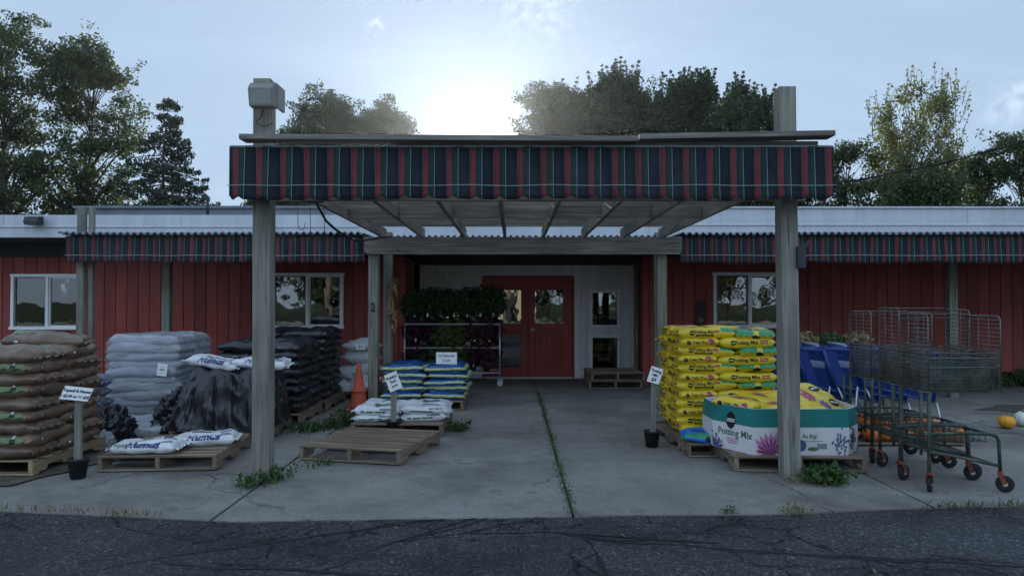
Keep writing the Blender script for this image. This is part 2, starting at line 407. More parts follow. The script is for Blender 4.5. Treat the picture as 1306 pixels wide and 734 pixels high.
M['yellow'] = mat('yellow_bag_plastic', (.74, .55, .03), .33, .1, 8, .2, 16, .5, dirt=(.56, .41, .02), damt=.45, crease=.4)
M['bag_mid_green'] = mat('green_print', (.03, .28, .11), .36, .15, 8, .15, 16, .5, crease=.4)
M['magenta'] = mat('pink_flower_print', (.42, .07, .14), .4, .35, 40)
M['violet'] = mat('violet_flower_print', (.20, .10, .33), .4, .4, 40)
M['print_black'] = mat('black_print', (.014, .014, .016), .38, .1)
M['bag_blue'] = mat('blue_bag_plastic', (.02, .11, .30), .34, .15, 8, .2, 16, .5, crease=.4)
M['bag_lime'] = mat('lime_print', (.46, .52, .12), .38, .15, 8, .2, 16, .5)
M['bag_navy'] = mat('navy_print', (.01, .03, .10), .38, .15, 8, .2, 16, .5)
M['bright_blue'] = mat('bright_blue_bag', (.02, .17, .60), .34, .1, 8, .2, 16, .5, crease=.4)
M['teal'] = mat('teal_print', (.015, .18, .165), .55, .08, 4)
M['carton'] = mat('white_carton', (.66, .66, .68), .6, .05, 3, .03, dirt=(.5, .48, .45), damt=.35)
M['pink'] = mat('pink_print', (.55, .22, .38), .55, .25, 30)
M['pink_dark'] = mat('plum_print', (.22, .06, .18), .55, .25, 30)
M['blue_flower'] = mat('blue_flower_print', (.085, .09, .22), .55, .5, 60)
M['cart_blue'] = mat('blue_cart_plastic', (.012, .045, .20), .42, .15, 6, .05, 30, .45)
M['cart_handle'] = mat('pale_handle_plastic', (.26, .30, .42), .4, .15, 6)
M['cone'] = mat('orange_cone', (.50, .085, .04), .55, .15, 6, .1, 30, .35, dirt=(.24, .07, .05), damt=.6)
M['pumpkin'] = mat('orange_pumpkin', (.55, .15, .022), .5, .25, 8, .1, 20, .35)
M['gourd'] = mat('yellow_pumpkin', (.70, .30, .02), .45, .15, 8, .1, 20, .4)
M['white_pumpkin'] = mat('white_pumpkin_skin', (.62, .66, .58), .5, .06, 8, .1, 20, .4)
M['stem'] = mat('dry_stem', (.16, .15, .07), .8, .3, 20)
M['aw_red'] = mat('awning_red', (.165, .046, .053), .85, .3, 3, .25, 90, .1, dirt=(.085, .045, .05), damt=.75, dscale=1.6)
M['aw_green'] = mat('awning_green', (.020, .050, .046), .85, .3, 3, .25, 90, .1, dirt=(.045, .055, .052), damt=.7, dscale=1.6)
M['aw_navy'] = mat('awning_navy', (.019, .026, .036), .85, .3, 3, .25, 90, .1, dirt=(.045, .05, .055), damt=.7, dscale=1.6)
M['aw_white'] = mat('awning_piping', (.26, .30, .30), .8, .1, 10)
M['asphalt'] = asphaltmat('cracked_asphalt')
M['concrete'] = concretemat('worn_concrete')
M['dirt'] = mat('gravelly_dirt', (.10, .09, .078), .95, .45, 14, .5, 60, .1)
M['field'] = mat('field_soil_grass', (.07, .085, .03), .95, .4, .6, .4, 8, .1)
M['tar'] = mat('crack_tar', (.006, .006, .007), .55, .3, 10, .2, 40, .4)
M['bark'] = mat('tree_bark', (.075, .06, .048), .95, .35, 6, .6, 14, .1, stretch=(1, 1, .25))
M['bark_pale'] = mat('pale_tree_bark', (.24, .21, .17), .9, .3, 6, .4, 14, .1, stretch=(1, 1, .25))
M['leaf_a'] = leafmat('maple_leaves', (.022, .042, .018), (.055, .085, .03), .35)
M['leaf_b'] = leafmat('ash_leaves', (.03, .052, .022), (.085, .115, .035), .45, 1.0, (.16, .15, .04))
M['leaf_y'] = leafmat('yellowing_leaves', (.085, .115, .03), (.19, .20, .05), .5, .9, (.30, .24, .06))
M['needle'] = leafmat('spruce_needles', (.02, .035, .022), (.045, .065, .035), .15)
M['weed'] = leafmat('weed_leaves', (.025, .06, .015), (.065, .13, .03), .35, 6)
M['dry_grass'] = leafmat('dry_grass', (.13, .12, .05), (.26, .22, .10), .3, 6)
M['mum_green'] = leafmat('mum_leaves', (.022, .055, .022), (.06, .12, .04), .25, 8)
M['mum_purple'] = leafmat('purple_mum', (.03, .022, .03), (.10, .02, .05), .25, 8)
M['mum_light'] = leafmat('light_green_plant', (.06, .11, .025), (.19, .23, .06), .35, 8)
M['mum_cream'] = leafmat('cream_mum', (.10, .10, .04), (.45, .34, .20), .3, 8)
M['cream'] = mat('cream_wall', (.72, .62, .42), .7, .08, 2)
M['road'] = mat('pale_road', (.50, .46, .38), .9, .12, 1.2)
M['straw'] = mat('dried_corn', (.34, .19, .09), .8, .5, 30)
M['tan'] = mat('tan_wood', (.32, .20, .10), .7, .2, 10)

def filmmat(name):
    m, nt, out = newmat(name); L = nt.links.new
    tc = N(nt, 'ShaderNodeTexCoord'); mp = N(nt, 'ShaderNodeMapping'); mp.inputs['Scale'].default_value = (1.5, 1.5, 5); L(tc.outputs['Object'], mp.inputs[0])
    n = N(nt, 'ShaderNodeTexNoise', noise_type='RIDGED_MULTIFRACTAL'); n.inputs['Scale'].default_value = 2.4; n.inputs['Detail'].default_value = 5; n.inputs['Distortion'].default_value = .8; L(mp.outputs[0], n.inputs['Vector'])
    b = N(nt, 'ShaderNodeBsdfPrincipled'); b.inputs['Base Color'].default_value = (.52, .54, .60, 1); b.inputs['Roughness'].default_value = .22; b.inputs['Specular IOR Level'].default_value = .6
    bp = N(nt, 'ShaderNodeBump'); bp.inputs['Strength'].default_value = .7; bp.inputs['Distance'].default_value = .02; L(n.outputs['Fac'], bp.inputs['Height']); L(bp.outputs[0], b.inputs['Normal'])
    t = N(nt, 'ShaderNodeBsdfTransparent'); mx = N(nt, 'ShaderNodeMixShader'); r = N(nt, 'ShaderNodeMapRange'); r.inputs[1].default_value = .2; r.inputs[2].default_value = 1.2; r.inputs[3].default_value = .22; r.inputs[4].default_value = .75
    L(n.outputs['Fac'], r.inputs[0]); L(r.outputs[0], mx.inputs[0]); L(t.outputs[0], mx.inputs[1]); L(b.outputs[0], mx.inputs[2]); L(mx.outputs[0], out.inputs[0])
    return m
M['film'] = filmmat('clear_wrap_film')
SKY, EXPO, GLOW1, GLOW2, BACK, SUN, GLARE, VEIL, VB = .06, .86, 18.0, .4, 1.9, 4, .00028, .9, 8.2
# ------------------------------------------------------------------ ground
def sheet(name, poly, z, m, kind='structure', nsub=0):
    mb = MB(); b = len(mb.v)
    for x, y in poly: mb.v.append(Vector((x, y, z)))
    mb.face(range(len(poly)), 0)
    o = mb.build(name, m); o['kind'] = kind
    return o
sheet('ground', [(-400, -400), (400, -400), (400, 400), (-400, 400)], -.06, M['field'])
def front_y(x):                                             # the worn front edge of the apron
    pts = [(-30, 6.3), (-6, 5.62), (-3.6, 5.46), (-2.0, 5.22), (0, 5.31), (2, 5.42), (3.4, 5.58), (6, 5.72), (30, 6.2)]
    for (a, ya), (b, yb) in zip(pts, pts[1:]):
        if a <= x <= b:
            t = (x - a) / (b - a)
            return ya + (yb - ya) * t + .025 * noise.noise(Vector((x * 3, 1, 0))) + .05 * noise.noise(Vector((x * .8, 4, 0)))
    return 6
def front_sheet():
    mb = MB(); xs = [-60, -30] + [-12 + i * .15 for i in range(160)] + [30, 60]
    for x in xs:
        mb.v.append(Vector((x, -13.0, -.03))); mb.v.append(Vector((x, front_y(max(-29.9, min(29.9, x))) - .004, -.012)))
    for i in range(len(xs) - 1): mb.face((2 * i, 2 * i + 2, 2 * i + 3, 2 * i + 1))
    o = mb.build('asphalt_lot', M['asphalt']); o['kind'] = 'structure'
front_sheet()
def apron():
    mb = MB()
    xc = [-16, -5.3, -2.12, .44, 3.15, 5.9, 9.0, 18]
    yc = [None, 8.66, 12.35, 14.95]
    g = .011
    for i in range(len(xc) - 1):
        for j in range(3):
            if i == 0 and j == 0: pass
            x0, x1 = xc[i] + g, xc[i + 1] - g
            n = max(2, int((x1 - x0) / .15))
            tz = random.uniform(-.006, .004)
            top = []; bot = []
            for k in range(n + 1):
                x = x0 + (x1 - x0) * k / n
                sk = .05 * (x - x0)
                a = front_y(x) if yc[j] is None else yc[j] + g + .012 * noise.noise(Vector((x * 4, j, 0)))
                b = yc[j + 1] - g + .012 * noise.noise(Vector((x * 4, j + 9, 0)))
                top.append((x + .012 * noise.noise(Vector((b * 3, x0, 2))), a, b))
            base = len(mb.v)
            for x, a, b in top:
                for y, z in ((a, -.1), (a, tz), (b, tz), (b, -.1)): mb.v.append(Vector((x, y, z)))
            for k in range(n):
                p = base + 4 * k
                for q in range(3): mb.face((p + q, p + 4 + q, p + 5 + q, p + 1 + q))
            mb.face((base, base + 1, base + 2, base + 3)); e = base + 4 * n; mb.face((e + 3, e + 2, e + 1, e))
    o = mb.build('concrete_apron', M['concrete']); o['kind'] = 'structure'
apron()
def ragged(pts, amp, n=8):
    out = []
    for i in range(len(pts)):
        a = Vector(pts[i] + (0,)); b = Vector(pts[(i + 1) % len(pts)] + (0,))
        for k in range(n):
            p = a.lerp(b, k / n); q = noise.noise_vector(p * 2.5) * amp
            out.append((p.x + q.x, p.y + q.y))
    return out
sheet('dirt_patch', ragged([(-12, 6.7), (-4.2, 6.15), (-3.9, 6.9), (-3.3, 8.2), (-3.2, 12), (-12, 13.2)], .16), .008, M['dirt'])
sheet('asphalt_patch', ragged([(6.5, 10.5), (8, 10.0), (13, 9.9), (13, 10.9), (9, 11.1), (7.2, 11.0)], .16), .009, M['dirt'])
def tar():
    mb = MB()
    lines = [[(-1.2, 4.15), (-.7, 4.75), (-.35, 5.0), (.3, 4.92), (1.1, 4.72), (2.1, 4.5), (3.2, 4.38)],
             [(-3.3, 3.9), (-2.2, 4.45), (-1.4, 4.3), (-.6, 4.12), (.1, 3.8)],
             [(.45, 4.95), (.5, 4.6), (.42, 4.35), (.55, 4.1), (.9, 3.7)]]
    for ln in lines:
        P = []
        for a, b in zip(ln, ln[1:]):
            for k in range(22): P.append(Vector(a).lerp(Vector(b), k / 8))
        P = [p + Vector((noise.noise(Vector((p.x * 2, p.y * 2, 3))) * .14, noise.noise(Vector((p.x * 2, p.y * 2, 8))) * .12)) + Vector((noise.noise(Vector((p.x * 11, p.y * 11, 5))) * .018, noise.noise(Vector((p.x * 11, p.y * 11, 6))) * .018)) for p in P]
        b = len(mb.v)
        for i, p in enumerate(P):
            d = (P[min(i + 1, len(P) - 1)] - P[max(i - 1, 0)]); d.normalize(); nn = Vector((-d.y, d.x))
            w = max(.002, .003 + .010 * (noise.noise(Vector((p.x * 4, p.y * 4, 0))) + .35))
            z = -.03 + (p.y + 13) / 18.3 * .018 + .004
            for s in (-1, 1): q = p + nn * w * s; mb.v.append(Vector((q.x, q.y, z)))
        for i in range(len(P) - 1): mb.face((b + 2 * i, b + 2 * i + 1, b + 2 * i + 3, b + 2 * i + 2))
    o = mb.build('crack_filler', M['tar']); o['kind'] = 'structure'
tar()

# ------------------------------------------------------------------ store building
store = thing('store_building', 'long low red board-sided store with white roof band and recessed white entrance', 'building', (0, 13.7, 0))
WY = 0.0                                                     # wall front, in the store's own space
def siding(x0, x1, z0, z1, y, holes, pitch, parent, mt, name, label=None, groove=.012, off=0.0):
    mb = MB()
    def spans(a, b):
        sp = [(z0, z1)]
        for hx0, hx1, hz0, hz1 in holes:
            if a < hx1 - 1e-4 and b > hx0 + 1e-4:
                ns = []
                for s0, s1 in sp:
                    if hz0 > s0: ns.append((s0, min(hz0, s1)))
                    if hz1 < s1: ns.append((max(hz1, s0), s1))
                sp = [q for q in ns if q[1] - q[0] > .002]
        return sp
    cuts = [x0]
    k = math.ceil((x0 - off) / pitch)
    while off + k * pitch < x1:
        if off + k * pitch > x0 + .03: cuts.append(off + k * pitch)
        k += 1
    cuts.append(x1)
    for a, b in zip(cuts, cuts[1:]):
        edges = sorted({a, b} | {h for q in holes for h in q[:2] if a < h < b})
        for c, d in zip(edges, edges[1:]):
            ga = c + groove / 2 if c == a else c; gb = d - groove / 2 if d == b else d
            for s0, s1 in spans(c, d):
                dy = random.uniform(-.0015, .0015)
                mb.box(((ga + gb) / 2, y + .02 + dy, (s0 + s1) / 2), (gb - ga, .024, s1 - s0))
    edges = sorted({x0, x1} | {h for q in holes for h in q[:2] if x0 < h < x1})
    for c, d in zip(edges, edges[1:]):
        for s0, s1 in spans(c, d): mb.box(((c + d) / 2, y + .07, (s0 + s1) / 2), (d - c, .074, s1 - s0))
    o = mb.build(name, mt, parent, bevel=.003)
    if label: o['label'] = label
    return o
W1 = (-9.28, -7.94, 1.02, 2.05); W2 = (-4.46, -3.12, 1.04, 2.07); W3 = (3.73, 5.07, 1.05, 2.08)
siding(-14, -1.98, 0, 2.36, 0, [W1, W2], .21, store, M['red'], 'red_siding')
siding(2.42, 16, 0, 2.36, 0, [W3], .21, store, M['red'], 'red_siding', off=.03)
mb = MB(); mb.box((-7.99, .03, 2.49), (12.0, .05, .26)); mb.box((9.2, .03, 2.49), (13.56, .05, .26))
mb.build('frieze_board', M['frieze'], store)
# soffit, fascia, roof
mb = MB(); mb.box((1, -.55, 2.645), (30, 1.25, .03)); mb.build('soffit', M['soffit'], store)
mb = MB()
mb.box((-9.2, -1.2, 2.81), (13.2, .05, .38)); mb.box((-9.2, -1.22, 2.80), (13.2, .05, .022))
for x in range(-15, -2, 3): mb.box((x + .4, -1.231, 2.905), (.012, .01, .17))
o = mb.build('fascia_band', M['fascia'], store, bevel=.004); o['label'] = 'lower white roof band with a thin batten'
mb = MB()
mb.box((6.7, -1.2, 2.87), (18.6, .05, .50)); mb.box((6.7, -1.22, 2.83), (18.6, .05, .022)); mb.box((6.7, -1.225, 3.125), (18.6, .07, .03))
for x in range(-2, 16, 3): mb.box((x + .7, -1.231, 2.97), (.012, .01, .22))
mb.build('fascia_band', M['fascia'], store, bevel=.004)
mb = MB(); mb.box((1, 5.6, 2.95), (30, 13.5, .10)); mb.build('roof', M['roofing'], store)
mb = MB(); mb.box((-5.8, 2.4, 3.27), (7.4, .10, .66), jit=.02); mb.box((-5.8, 2.36, 3.59), (7.45, .14, .05)); mb.box((6, 6.0, 3.1), (14, .1, .25))
mb.build('roof_curb', M['roofing'], store)
# interior shell
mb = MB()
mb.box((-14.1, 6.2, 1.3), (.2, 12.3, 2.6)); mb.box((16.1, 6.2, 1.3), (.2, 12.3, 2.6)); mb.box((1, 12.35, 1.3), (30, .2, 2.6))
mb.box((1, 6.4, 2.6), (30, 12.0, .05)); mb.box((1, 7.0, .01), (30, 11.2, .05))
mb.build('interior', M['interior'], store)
for x, y, w, d, h in ((-8.6, 1.6, 1.6, .5, 1.3), (-4.2, 2.2, 1.2, .5, 1.5), (3.9, 1.8, 1.5, .5, 1.2), (-.4, 3.5, .8, .6, 1.3), (1.1, 4.2, .9, .6, 1.6), (1.9, 2.2, .8, .4, .6)):
    mb = MB()
    for k in range(3): mb.box((x, y, .15 + h * k / 2.4), (w, d, .04))
    for s in (-1, 1): mb.box((x + s * w / 2, y, h / 2), (.05, d, h))
    for k in range(5): mb.box((x + random.uniform(-.4, .4) * w, y - .1, .32 + h * random.choice((0, .42, .84))), (.14, .16, random.uniform(.12, .3)))
    mb.build('display_shelf', M['tan'], store)
def window(x0, x1, z0, z1, y, mull, label=None):
    w = MB(); t = .055
    cx, cz = (x0 + x1) / 2, (z0 + z1) / 2
    w.box((cx, y, z1 - t / 2), (x1 - x0 + .03, .07, t)); w.box((cx, y - .012, z0 + t / 2), (x1 - x0 + .03, .095, t))
    for x in (x0 + t / 2, x1 - t / 2): w.box((x, y - .003, cz), (t, .07, z1 - z0 - 2 * t))
    if mull: w.box((cx, y - .006, cz), (.05, .06, z1 - z0 - 2 * t))
    f = w.build('window', M['trim'], store, bevel=.004)
    if label: f['label'] = label
    for i, (a, b) in enumerate(((x0 + t, cx - .025), (cx + .025, x1 - t)) if mull else ((x0 + t, x1 - t),)):
        g = MB(); g.box(((a + b) / 2, y + .015 + .014 * i, cz), (b - a + .01, .006, z1 - z0 - 2 * t + .01)); g.build('pane', M['glass'], f)
        if mull:
            s = MB(); q = .022
            for zz in (z0 + t + q / 2, z1 - t - q / 2): s.box(((a + b) / 2, y + .002 + .012 * i, zz), (b - a, .03, q))
            for xx in (a + q / 2, b - q / 2): s.box((xx, y + .0025 + .012 * i, cz), (q, .03, z1 - z0 - 2 * t - 2 * q))
            s.build('sash', M['trim'] if i else M['bronze'], f)
window(*W1, .015, True, 'leftmost white sliding window'); window(*W2, .015, True); window(*W3, .015, True)
# recessed entrance
AY = 1.17
DX0, DX1 = -.60, 1.25
WA = (1.56, 2.17, 1.02, 1.77); WB = (1.56, 2.17, .13, .87); WC = (-1.52, -.88, 1.02, 1.77); WD = (-1.52, -.88, .13, .87)
holes = [(DX0, DX1, 0, 2.06), WA, WB, WC, WD]
siding(-1.86, 2.46, 0, 2.27, AY, holes, .125, store, M['white'], 'white_siding', groove=.008)
mb = MB(); mb.box((.3, AY - .03, 2.42), (4.5, .08, .30)); mb.box((.3, .62, 2.6), (4.5, 1.1, .03)); mb.build('entrance_header', M['frieze'], store)
for h in (WA, WB, WC, WD): window(h[0], h[1], h[2], h[3], AY + .01, False)
# side walls of the recess
mb = MB()
for k in range(5): mb.box((-2.0, .13 + k * .225, 1.18), (.05, .214, 2.36))
mb.box((-2.04, .58, 1.18), (.03, 1.13, 2.36))
mb.build('recess_wall', M['red'], store)
mb = MB()
for k in range(5): mb.box((2.47, .13 + k * .225, 1.18), (.05, .214, 2.36))
mb.box((2.51, .58, 1.18), (.03, 1.13, 2.36))
mb.build('recess_wall', M['red'], store)
for c, s_ in (((-1.93, .72, 1.15), (.04, .10, 2.3)), ((2.39, .55, 1.15), (.05, .16, 2.3))):
    mb = MB(); mb.box(c, s_); mb.build('corner_board', M['post'], store, bevel=.004)
def door(x0, x1, left):
    w = x1 - x0; cx = (x0 + x1) / 2
    mb = MB(); st = .16 if left else .13; y = AY + .055
    gz0, gz1 = 1.10, 1.77
    gx0, gx1 = (x0 + .20, x1 - .135) if left else (x0 + .135, x1 - .19)
    T = .045
    mb.box(((x0 + gx0) / 2, y, 1.02), (gx0 - x0, T, 2.03)); mb.box(((x1 + gx1) / 2, y, 1.02), (x1 - gx1, T, 2.03))
    gc, gw = (gx0 + gx1) / 2, gx1 - gx0
    mb.box((gc, y, 1.902), (gw, T, .266)); mb.box((gc, y, .985), (gw, T, .23)); mb.box((gc, y, .11), (gw, T, .20))
    if not left:
        n = 5
        for k in range(n): mb.box((gx0 + gw * (k + .5) / n, y + .008, .54), (gw / n - .008, .02, .66))
        mb.box((gc, y + .02, .54), (gw, .01, .66))
        mb.box((gx0 + .02, y - .02, .54), (.03, .02, .66)); mb.box((gx1 - .02, y - .02, .54), (.03, .02, .66)); mb.box((gc, y - .02, .86), (gw, .02, .025))
    d = mb.build('door', M['red_door'], store, bevel=.004)
    d['label'] = 'left red door leaf with upper and lower glass' if left else 'right red door leaf with boarded lower panel and knob'
    g = MB(); g.box((gc, y + .005, (gz0 + gz1) / 2), (gw, .006, gz1 - gz0)); g.build('door_glass', M['glass'], d)
    if left:
        g = MB(); g.box((gc, y + .005, .54), (gw, .006, .66)); g.build('door_glass', M['glass'], d)
        g = MB(); g.box((gc, y + .013, .80), (gw, .006, .14)); g.build('glass_film', M['tan'], d)
    else:
        k = MB(); rot = Matrix.Rotation(math.pi / 2, 3, 'X')
        k.lathe([(.028, 0), (.028, .01), (.012, .015), (.012, .04), (.03, .05), (.034, .065), (.026, .08), (0, .085)], 14, (x0 + .055, y - .022, .98), 0, rot)
        k.box((x0 + .055, y - .03, .98), (.05, .012, .05)); k.box((x0 + .10, y - .08, .975), (.07, .018, .02))
        k.build('door_knob', M['galv'], d)
        n = MB(); n.box((gx0 + .05, y - .004, 1.15), (.09, .004, .09)); n.build('door_notice', M['paper'], d)
door(DX0 + .03, .318, True); door(.328, DX1 - .03, False)
mb = MB(); mb.box((.325, AY + .03, .012), (1.8, .12, .03)); mb.build('door_sill', M['galv'], store)
mb = MB(); mb.box((DX0 + .014, AY + .03, 1.03), (.026, .09, 2.06)); mb.box((DX1 - .014, AY + .03, 1.03), (.026, .09, 2.06)); mb.box((.325, AY + .03, 2.05), (1.8, .09, .022)); mb.build('door_frame', M['red_door'], store)

# things seen behind the two right-hand panes
for i, (x, c, lab) in enumerate(((1.66, 'galv', 'grey birdhouse left of three inside the window right of the doors'), (1.86, 'bag_green', 'green birdhouse middle of three inside the window right of the doors'), (2.04, 'magenta', 'red birdhouse right of three inside the window right of the doors'))):
    t = thing('birdhouse', lab, 'birdhouse', (x, 13.7 + AY + .24, 1.08), 0, 'birdhouses inside the window')
    b = MB(); b.prism([(-.06, 0), (.06, 0), (.06, .13), (0, .19), (-.06, .13)], -.05, .05, 0, Matrix.Rotation(math.pi / 2, 4, 'X')); b.build('body', M['white' if c == 'galv' else c], t)
    r = MB(); 
    for s in (-1, 1): r.box((s * .04, -.005, .168), (.11, .14, .012), Matrix.Rotation(s * .72, 3, 'Y'))
    r.build('roof', M['white'], t)
    h = MB(); h.lathe([(.022, 0), (.022, .004)], 14, (0, -.049, .085), 0, Matrix.Rotation(math.pi / 2, 3, 'X')); h.build('entrance_hole', M['ink'], t)
t = thing('window_shelf', 'small wooden shelf inside the window right of the doors', 'shelf', (1.86, 13.7 + AY + .24, 1.03))
b = MB(); b.box((0, 0, .02), (.6, .2, .03)); b.build('board', M['tan'], t); b = MB(); b.box((-.25, .05, -.5), (.04, .04, 1.04)); b.box((.25, .05, -.5), (.04, .04, 1.04)); b.build('leg', M['tan'], t)

def leaves(mb, pts, size, m=0, up=.0, elong=1.6):
    for p in pts:
        a = Vector((random.gauss(0, 1), random.gauss(0, 1), random.gauss(0, 1) + up)); 
        if a.length < .01: continue
        a.normalize(); b = a.cross(Vector((random.gauss(0, 1), random.gauss(0, 1), random.gauss(0, 1)))).normalized()
        s = size * random.uniform(.6, 1.35); i = len(mb.v)
        w = s / elong
        c = a.cross(b) * s * .14
        mb.v += [p - a * s * .5, p + b * w * .5 + c, p + a * s * .5, p - b * w * .5 + c]
        mb.face((i, i + 1, i + 2), m); mb.face((i, i + 2, i + 3), m)

t = thing('sunflower_wreath', 'yellow flower wreath behind the lower pane right of the doors', 'wreath', (1.86, 13.7 + AY + .3, .5))
b = MB(); b.tube([(.15 * math.cos(a), 0, .15 * math.sin(a)) for a in [k * math.pi / 12 for k in range(25)]], .02, 6); b.build('ring', M['straw'], t)
b = MB()
for k in range(10):
    a = random.uniform(0, 6.3); c = Vector((.15 * math.cos(a), -.04, .15 * math.sin(a))); leaves(b, [c + Vector((random.gauss(0, .03), random.gauss(0, .015), random.gauss(0, .03))) for _ in range(22)], .05)
b.build('flowers', M['gourd'], t)

# ------------------------------------------------------------------ entrance canopy
EY = 0.0
can = thing('entrance_canopy', 'weathered timber entrance pergola with striped awning band across its front', 'pergola', (0, 0, 0))
def post(x, y, s, h, parent, z0=0, lean=0.0, name='post', lab=None):
    mb = MB()
    n = 8; b = len(mb.v); ou, ov = random.uniform(0, 40), random.uniform(0, 40)
    for k in range(n + 1):
        z = z0 + (h - z0) * k / n; ch = s / 2
        for dx, dy in ((-1, -1), (1, -1), (1, 1), (-1, 1)):
            mb.v.append(Vector((x + dx * ch + lean * (z - z0) + .004 * noise.noise(Vector((z * 2, dx, x))), y + dy * ch + .004 * noise.noise(Vector((z * 2, dy, y))), z)))
    for k in range(n):
        for q in range(4):
            q2 = (q + 1) % 4; za, zb = k * (h - z0) / n, (k + 1) * (h - z0) / n
            mb.face((b + k * 4 + q, b + k * 4 + q2, b + (k + 1) * 4 + q2, b + (k + 1) * 4 + q), 0,
                    [(za + ou, ov + q * 1.7), (za + ou, ov + s + q * 1.7), (zb + ou, ov + s + q * 1.7), (zb + ou, ov + q * 1.7)])
    mb.face([b + n * 4 + q for q in range(4)], 0, [(ou, ov), (ou + s, ov), (ou + s, ov + s), (ou, ov + s)])
    o = mb.build(name, M['post'], parent, bevel=.008)
    if lab: o['label'] = lab
    return o
PLX, PRX = -2.162, 2.447
post(PLX, 6.45, .152, 3.47, can, lean=-.002, lab='tall front left post with the lamp at its top')
post(PRX, 6.55, .152, 3.43, can, lean=-.006, lab='tall front right post')
p3 = post(-2.0, 10.72, .142, 2.235, can, lab='rear left post with a dark figure 2')
post(2.165, 10.72, .135, 2.235, can)
post(-1.935, 11.55, .13, 2.62, can, lab='second post behind the rear left one')
post(2.3, 11.6, .13, 2.62, can)
def text_geo(s, size, bold=0.0, shear=0.0, ext=0.0):
    cu = bpy.data.curves.new('lettering', 'FONT'); cu.body = s; cu.size = size; cu.align_x = 'CENTER'; cu.align_y = 'CENTER'
    cu.offset = bold; cu.shear = shear; cu.resolution_u = 2; cu.extrude = ext
    o = bpy.data.objects.new('lettering', cu); COL.objects.link(o)
    dg = bpy.context.evaluated_depsgraph_get(); me = o.evaluated_get(dg).to_mesh()
    v = [tuple(p.co) for p in me.vertices]; f = [tuple(p.vertices) for p in me.polygons]
    o.evaluated_get(dg).to_mesh_clear(); bpy.data.objects.remove(o); bpy.data.curves.remove(cu)
    return v, f
v, f = text_geo('2', .17, .008)
mb = MB(); mb.add(v, f, 0, False, Matrix.Translation((-2.0, 10.635, 1.45)) @ Matrix.Rotation(math.pi / 2, 4, 'X') @ Matrix.Scale(.7, 4, (1, 0, 0))); mb.build('painted_number', M['ink'], p3)
def stripes(mb, x0, x1, z0, z1, y, period=.2, side=0, wav=.006, off=0.0, bot=.02):
    """a strip of striped cloth hung between x0 and x1"""
    seq = [(0, .052, 0), (.052, .100, 1), (.100, .104, 3), (.104, .198, 2), (.198, .2, 3)]
    cols = []
    k = math.floor((x0 - off) / period) - 1
    while off + k * period < x1:
        for a, b, m in seq:
            a2, b2 = max(x0, off + k * period + a * period / .2), min(x1, off + k * period + b * period / .2)
            if b2 - a2 > .0005: cols.append((a2, b2, m))
        k += 1
    zs = [z1, z1 - .02, z1 - (z1 - z0) * .3, z1 - (z1 - z0) * .6, z0 + .10, z0 + .09, z0 + .04, z0]
    for a, b, m in cols:
        i = len(mb.v)
        for z in zs:
            for x in (a, b):
                fr = (z1 - z) / (z1 - z0)
                yy = y + wav * math.sin(x * 2 * math.pi / period) * (.4 + fr) + .030 * fr * noise.noise(Vector((x * 1.7, z * 1.2, y))) + .010 * noise.noise(Vector((x * 5, z * 4, y)))
                zz = z + (bot * (noise.noise(Vector((x * 1.1, 3, y))) + .5 * math.cos(x * 4 * math.pi / period)) if z == z0 else 0)
                mb.v.append(Vector((x, yy - (.010 * fr), zz)))
        for r in range(len(zs) - 1): mb.face((i + 2 * r, i + 2 * r + 1, i + 2 * r + 3, i + 2 * r + 2), m, None, True)
AWM = [M['aw_red'], M['aw_green'], M['aw_navy'], M['aw_white']]
mb = MB(); stripes(mb, -2.375, 2.70, 2.405, 2.84, 6.22, .2, off=.045, wav=.013, bot=.03)
mb.tube([(-2.38 + 5.09 * k / 30, 6.163 + .004 * math.sin(k), 2.505 + .008 * noise.noise(Vector((k * .4, 2, 2))) + .003 * math.sin(k * 1.7)) for k in range(31)], .0035, 5, 3)
mb.tube([(-2.38, 6.215, 2.842), (2.705, 6.215, 2.842)], .009, 5, 3)
for x in (-2.375, 2.70):                                      # short returns at the two ends
    b = len(mb.v); d = .16
    for yy, zz in ((6.22, 2.84), (6.22 + d, 2.78), (6.22 + d, 2.44), (6.22, 2.42)): mb.v.append(Vector((x + (-.012 if x < 0 else .008), yy, zz)))
    mb.face((b, b + 1, b + 2, b + 3), 1)
o = mb.build('striped_awning', AWM, can)
md = o.modifiers.new('Thick', 'SOLIDIFY'); md.thickness = .006
mb = MB()
mb.bar((-2.27, 6.20, 2.905), (1.05, 6.19, 2.885), .17, .045, 0); mb.bar((1.06, 6.2, 2.905), (2.69, 6.2, 2.935), .17, .045, 0)
mb.bar((-1.0, 6.30, 2.86), (2.6, 6.30, 2.875), .10, .04, 0)
mb.build('top_plank', M['beam'], can, bevel=.005)
mb = MB(); mb.box((.15, 6.68, 2.56), (5.0, .045, .235)); mb.box((.15, 6.35, 2.60), (5.0, .045, .2)); mb.build('front_beam', M['beam'], can, bevel=.004)
mb = MB(); mb.box((.16, 10.60, 2.352), (4.55, .05, .222)); mb.box((.16, 10.84, 2.352), (4.55, .05, .222)); mb.box((.16, 10.61, 2.226), (4.5, .11, .028)); mb.build('rear_beam', M['beam'], can, bevel=.004)
RX = [-1.88, -1.30, -.70, -.11, .47, 1.05, 1.62, 2.19]
mb = MB()
for x in RX:
    x2 = x + random.uniform(-.02, .02)
    mb.bar((x - .02 * (x > 0), 6.72, 2.55), (x2, 10.95, 2.535), .042, .145, 0)
mb.build('rafters', M['beam'], can, bevel=.003)
for a, b in zip(RX, RX[1:]):
    mb = MB(); mb.box(((a + b) / 2, 8.35 + random.uniform(-.02, .02), 2.55), (b - a - .05, .04, .14)); mb.build('blocking_board', M['beam'], can, bevel=.003)
mb = MB(); y = 6.75; k = 0
